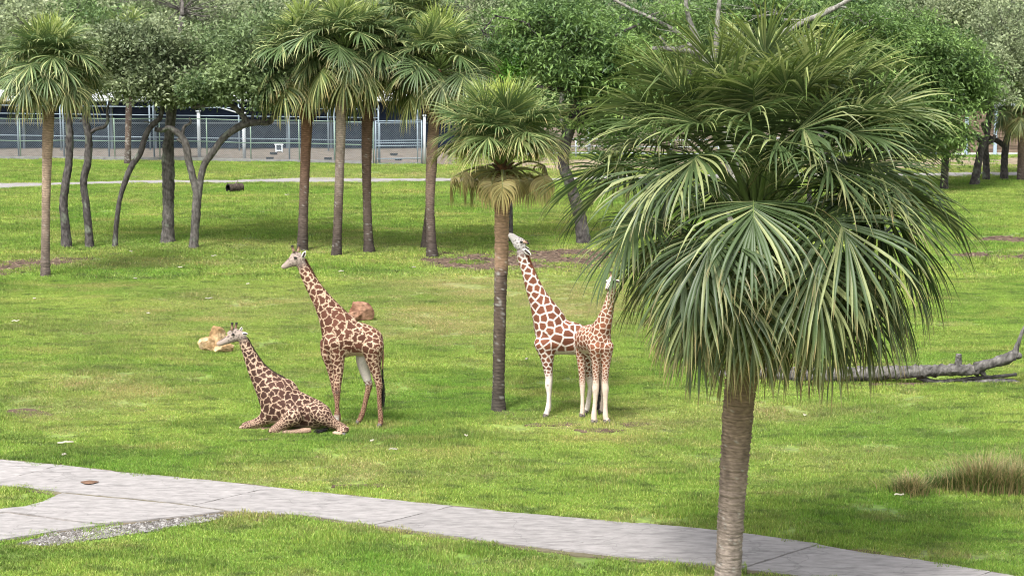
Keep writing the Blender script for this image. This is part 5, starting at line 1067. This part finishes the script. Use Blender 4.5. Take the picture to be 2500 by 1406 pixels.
# ------------------------------------------------------------------ rocks, logs, tall grass, litter
def rock(label, px, py, pts, cols, seed, sub=4, lift=0.0):
    """boulder from a few merged angular lobes (px offsets, radii in px)"""
    b = G(px, py); m = mpp(b); rg = np.random.default_rng(seed); mb = MB(); import bmesh
    for (dx, dz, dy, rx, rz, ry, cut) in pts:
        bm = bmesh.new(); bmesh.ops.create_icosphere(bm, subdivisions=sub, radius=1)
        nd = rg.normal(0, 1, (13, 3)); nd /= np.linalg.norm(nd, axis=1)[:, None]; V = np.array([v.co[:] for v in bm.verts])
        for k in range(13):                        # flat broken faces
            d = V @ nd[k]; V -= np.maximum(d - cut, 0)[:, None] * nd[k] * 0.85
        V *= 1 + 0.30 * (fbm2(V[:, 0] * 3.3 + seed, V[:, 2] * 2.3 + V[:, 1] * 1.7)[:, None] - 0.5)
        V = V * np.array([rx * m, ry * m, rz * m]) + b + np.array([dx * m, dy, dz * m])
        k = fbm2(V[:, 0] * 4, V[:, 2] * 5 + V[:, 1] * 3, 1)[:, None]; k = np.clip((k - 0.38) * 4.5, 0, 1)
        mb.add(V, None, [[v.index for v in f.verts] for f in bm.faces], np.asarray(cols[0]) * (1 - k) + np.asarray(cols[1]) * k); bm.free()
    o = mb.build('boulder', M['rock'], smooth=False, origin=b); tag(o, label, 'rock'); return o
rock('pale tan boulder in two lobes beside the resting giraffe head', 523, 862, [(-14, 16, 0, 33, 27, 24, 0.66), (4, 24, 0.12, 27, 36, 24, 0.62), (22, 12, -0.1, 27, 21, 22, 0.66)], [S(138, 112, 80), S(192, 168, 132)], 3)
rock('red-brown boulder behind the back of the standing dark-patched giraffe', 872, 782, [(4, 16, 0, 38, 30, 24, 0.55), (-14, 9, -0.2, 28, 19, 20, 0.6)], [S(92, 62, 47), S(146, 112, 92)], 7)

def log_tree():
    b = G(2150, 936); Y = b[1]; t = empty('fallen_log', b); tag(t, 'long grey fallen tree trunk with an upturned broken branch lying on the lawn', 'log'); c = S(94, 91, 88)
    def limb(name, pts, jj=0.12):
        w = np.array([[*P(x, y, Y + dy), r * mpp(b)] for (x, y, r, dy) in pts]); n = max(10, int(np.linalg.norm(np.diff(w[:, :3], axis=0), axis=1).sum() / 0.06)); q = catmull(w, n); rg = np.random.default_rng(len(pts))
        mb = MB(); cj = np.asarray(c) * (0.65 + 0.7 * fbm2(np.arange(n) * 0.25, np.full(n, 2.0)))[:, None]; mb.tube(q[:, :3], np.maximum(q[:, 3], 0.01), 14, cj, jit=lambda a, d: 1 + rg.normal(0, jj, (a, d)) + 0.15 * (fbm2(np.arange(a)[:, None] * 0.2, np.arange(d)[None] * 0.8) - 0.5)); kk = len(mb.c[-1]); mb.c[-1] = mb.c[-1] * (0.4 + 1.1 * fbm2(np.arange(kk) // 14 * 0.6, np.arange(kk) % 14 * 0.9, 1) + rg.normal(0, 0.15, kk))[:, None]; mb.build(name, M['bark'], t)
    limb('trunk', [(1760, 922, 21, 0.9), (1850, 918, 21, 0.6), (1960, 915, 20, 0.4), (2080, 913, 18, 0.2), (2200, 908, 16, 0), (2320, 903, 14, -0.2), (2390, 903, 13, -0.3)])
    limb('branch', [(2380, 898, 13, -0.3), (2420, 886, 12, -0.4), (2460, 874, 13, -0.5), (2476, 864, 11, -0.5), (2482, 848, 6, -0.5), (2492, 820, 4.5, -0.5), (2502, 796, 3.5, -0.5)])
    limb('stub', [(2472, 866, 10, -0.5), (2486, 868, 9, -0.5), (2490, 874, 6, -0.5)]); limb('stub', [(2338, 890, 9, -0.2), (2340, 878, 7.5, -0.2), (2341, 864, 7, -0.2)]); limb('stub', [(1870, 895, 8, 0.3), (1884, 884, 6, 0.3), (1900, 880, 4, 0.3)])
    limb('branch', [(2395, 905, 8, -0.3), (2402, 914, 6, -0.3), (2403, 918, 4, -0.3)]); limb('branch', [(2240, 918, 8, 0), (2270, 930, 6, -0.1), (2300, 932, 5, -0.1), (2380, 922, 4, -0.2), (2430, 919, 4, -0.2), (2482, 914, 4, -0.2)]); limb('branch', [(2350, 934, 6, -0.2), (2410, 932, 7, -0.25), (2460, 930, 6, -0.25), (2490, 934, 3, -0.25)])
log_tree()
def stump():
    b = G(567, 471); Y = b[1]; m = mpp(b); t = empty('hollow_log', b); tag(t, 'short hollow log with a black open end lying on the far lawn', 'log')
    d = np.array([0.74, 0.67, 0]); r = 11 * m; L_ = 40 * m; a = b + [-10 * m, 0, r * 0.95]; n = 14; mb = MB(); rg = np.random.default_rng(2)
    q = np.array([a + d * L_ * f for f in np.linspace(0, 1, n)]); mb.tube(q, r * (1 + 0.05 * np.sin(np.arange(n))), 16, S(70, 62, 56), side=(0, 0, 1), cap=False, jit=lambda x, y: 1 + rg.normal(0, 0.05, (x, y)))
    mb.tube(q[::-1][1:], np.full(n - 1, r * 0.78), 16, S(16, 15, 15), side=(0, 0, 1), cap=False)  # inner wall near-black: shade of the hollow put into its colour
    for e in (0, 1):
        p = q[0] if e == 0 else q[-1]; k = MB(); 
        an = np.linspace(0, 2 * math.pi, 16, endpoint=False); u = np.array([0, 0, 1.0]); v = np.cross(d, u)
        V = [p + r * (math.cos(x) * u + math.sin(x) * v) for x in an] + [p + r * 0.76 * (math.cos(x) * u + math.sin(x) * v) for x in an]
        mb.add(V, [[i, (i + 1) % 16, 16 + (i + 1) % 16, 16 + i] for i in range(16)], None, S(40, 36, 34))
    mb.build('bark_shell', M['bark'], t)
    k = MB(); pe = q[6]; an = np.linspace(0, 2 * math.pi, 16, endpoint=False); k.tube([pe, pe + d * 0.05], [r * 0.76, r * 0.76], 16, S(14, 13, 13), side=(0, 0, 1)); k.build('bore_shade', M['soil'], t)  # near-black disc across the bore, painting the shade inside the log
    k = MB(); k.tube(catmull([q[7] + [0, 0, r * 0.9], q[8] + [0.05, 0, r * 1.4], q[9] + [0.02, 0, r * 1.7]], 6), np.linspace(0.03, 0.012, 6), 6, S(120, 110, 100)); k.build('twig', M['bark'], t)
stump()

def clump(label, px, py, wpx, hpx, n, tan, seed, stalk=0):
    b = G(px, py); m = mpp(b); rg = np.random.default_rng(seed); mb = MB(); k = n
    for i in range(k):
        a = rg.uniform(0, 6.28); r0 = abs(rg.normal(0, 0.3)) * wpx * m; p = b + [math.cos(a) * r0, math.sin(a) * r0 * 0.9, -0.02]; h = hpx * m * rg.uniform(0.45, 1.05)
        la = a + rg.normal(0, 0.8); ln = h * rg.uniform(0.15, 1.05); w = 0.009 * rg.uniform(0.6, 1.4); st = i < stalk
        if st: h = hpx * m * rg.uniform(1.2, 1.7); ln = h * 0.12; w = 0.004
        o_ = np.array([math.cos(la), math.sin(la), 0]); sv = np.array([-o_[1], o_[0], 0]) * w; V = []
        for f in (0, 0.4, 0.75, 1.0):
            c = p + o_ * ln * f ** 2 + np.array([0, 0, h * (f - 0.28 * f ** 3 * (not st) * (ln / h))]); ww = (1 - f * 0.9); V += [c - sv * ww, c + sv * ww]
        c0 = (S(150, 136, 94) if rg.random() < tan else S(92, 112, 54)) * rg.uniform(0.6, 1.4)
        mb.add(V, [[2 * j, 2 * j + 1, 2 * j + 3, 2 * j + 2] for j in range(3)], None, c0)
    o = mb.build('grass_clump', M['leaf'], smooth=False, origin=b); tag(o, label, 'grass clump', 'tall dry grass clumps')
clump('small brownish grass clump at the end of the tall grass', 2222, 1203, 100, 62, 700, 0.55, 1); clump('low green grass clump next to the small brownish one', 2295, 1188, 90, 50, 550, 0.25, 2)
clump('tall straw-coloured grass clump with thin seed stalks', 2400, 1194, 130, 105, 1100, 0.62, 3, 14); clump('short green tuft in front of the straw-coloured clump', 2345, 1192, 80, 60, 420, 0.3, 6); clump('tawny grass clump growing against the straw-coloured one', 2465, 1200, 110, 90, 900, 0.6, 4, 8); clump('dark green grass clump behind the tawny one', 2500, 1165, 90, 85, 600, 0.35, 5, 4)

def litter():
    rg = np.random.default_rng(6)
    spots = [(160, 1087, 46, 5), (157, 1117, 14, 5), (510, 729, 22, 3), (84, 732, 12, 3), (362, 767, 10, 4), (38, 791, 22, 2), (640, 520, 14, 3), (522, 628, 16, 3), (440, 653, 14, 3), (833, 665, 16, 4), (320, 620, 10, 3), (1965, 1018, 9, 4), (1285, 877, 8, 7), (1240, 643, 10, 4), (908, 1082, 12, 3), (2230, 905, 8, 3), (330, 432, 14, 2), (700, 476, 14, 3), (2195, 1216, 30, 2), (960, 1104, 26, 2), (1010, 655, 12, 3), (330, 680, 10, 3), (1138, 1071, 10, 3), (605, 695, 10, 2)]
    names = ['long pale leaf scrap on the lawn above the concrete road', 'short pale leaf scrap between the long scrap and the road', 'thin pale scrap on the lawn beyond the tan boulder', 'small pale scrap on the open lawn below the slim tan palm', 'tiny pale scrap on the lawn between the slim palm and tan boulder', 'thin faint scrap at the lawn edge below the slim tan palm', 'pale scrap on the lawn below the hollow log', 'pale scrap in the shade beside the forked oak base', 'pale scrap on the grass in front of the stout oak', 'pale scrap just in front of the smooth grey palm', 'tiny pale scrap at the foot of the slender leaning oak', 'tiny white scrap between the large palm and the fallen log', 'small upright pale scrap on the grass beside the two-tone trunk', 'pale scrap on the mulch beside the tufted palm trunk', 'small pale scrap on the grass behind the standing giraffe hooves', 'tiny pale scrap beside the fallen log', 'thin pale scrap on the strip between far path and fence', 'pale scrap on the lawn near the rough-based palm trunk', 'thin straw lying in front of the small brownish grass clump', 'thin straw lying on the grass right of the resting giraffe', 'pale scrap at the end of the mulch bed under the palms', 'tiny pale scrap in front of the slender oaks', 'tiny pale scrap on the grass below the two-tone palm', 'thin pale scrap on grass left of the standing giraffe head']
    for (x, y, wpx, hpx), nm in zip(spots, names):
        b = G(x, y, 0.03); m = mpp(b); n = 7; f = np.linspace(-1, 1, n); wd = (1 - f ** 2) ** 0.6 * max(hpx * m * 1.3, 0.02) / 2 + 0.004; a = rg.normal(0, 0.25); V = []
        for i in range(n):
            cx = f[i] * wpx * m * 0.42; z = 0.02 + 0.03 * rg.random()
            for s_ in (-1, 1): V.append(b + [cx * math.cos(a) - s_ * wd[i] * math.sin(a), cx * math.sin(a) + s_ * wd[i], z + 0.02 * (s_ > 0)])
        lo = [np.array(v) - [0, 0, 0.006] for v in V]; k = len(V)
        Q = [[2 * i, 2 * i + 2, 2 * i + 3, 2 * i + 1] for i in range(n - 1)] + [[k + 2 * i + 1, k + 2 * i + 3, k + 2 * i + 2, k + 2 * i] for i in range(n - 1)] + [[2 * i, k + 2 * i, k + 2 * i + 2, 2 * i + 2] for i in range(n - 1)] + [[2 * i + 3, k + 2 * i + 3, k + 2 * i + 1, 2 * i + 1] for i in range(n - 1)]
        mb = MB().add(np.vstack([V, lo]), Q, None, S(170, 166, 146) * rg.uniform(0.6, 1.0)); o = mb.build('fallen_leaf', M['matte'], origin=b); tag(o, nm, 'fallen leaf', 'pale leaf scraps on the lawn')
    p = G(218, 1182, 0.035); mb = MB(); an = np.linspace(0, 2 * math.pi, 14, endpoint=False); R = 0.16 * (1 + 0.2 * np.sin(an * 3)); V = [p + [r * math.cos(a), r * 0.7 * math.sin(a), 0.012] for a, r in zip(an, R)] + [p + [0, 0, 0.05]] ; mb.add(V, None, [[i, (i + 1) % 14, 14] for i in range(14)], S(104, 82, 68)); tag(mb.build('clay_lump', M['soil'], origin=p), 'flat reddish clay lump lying on the concrete road', 'clay lump')
litter()
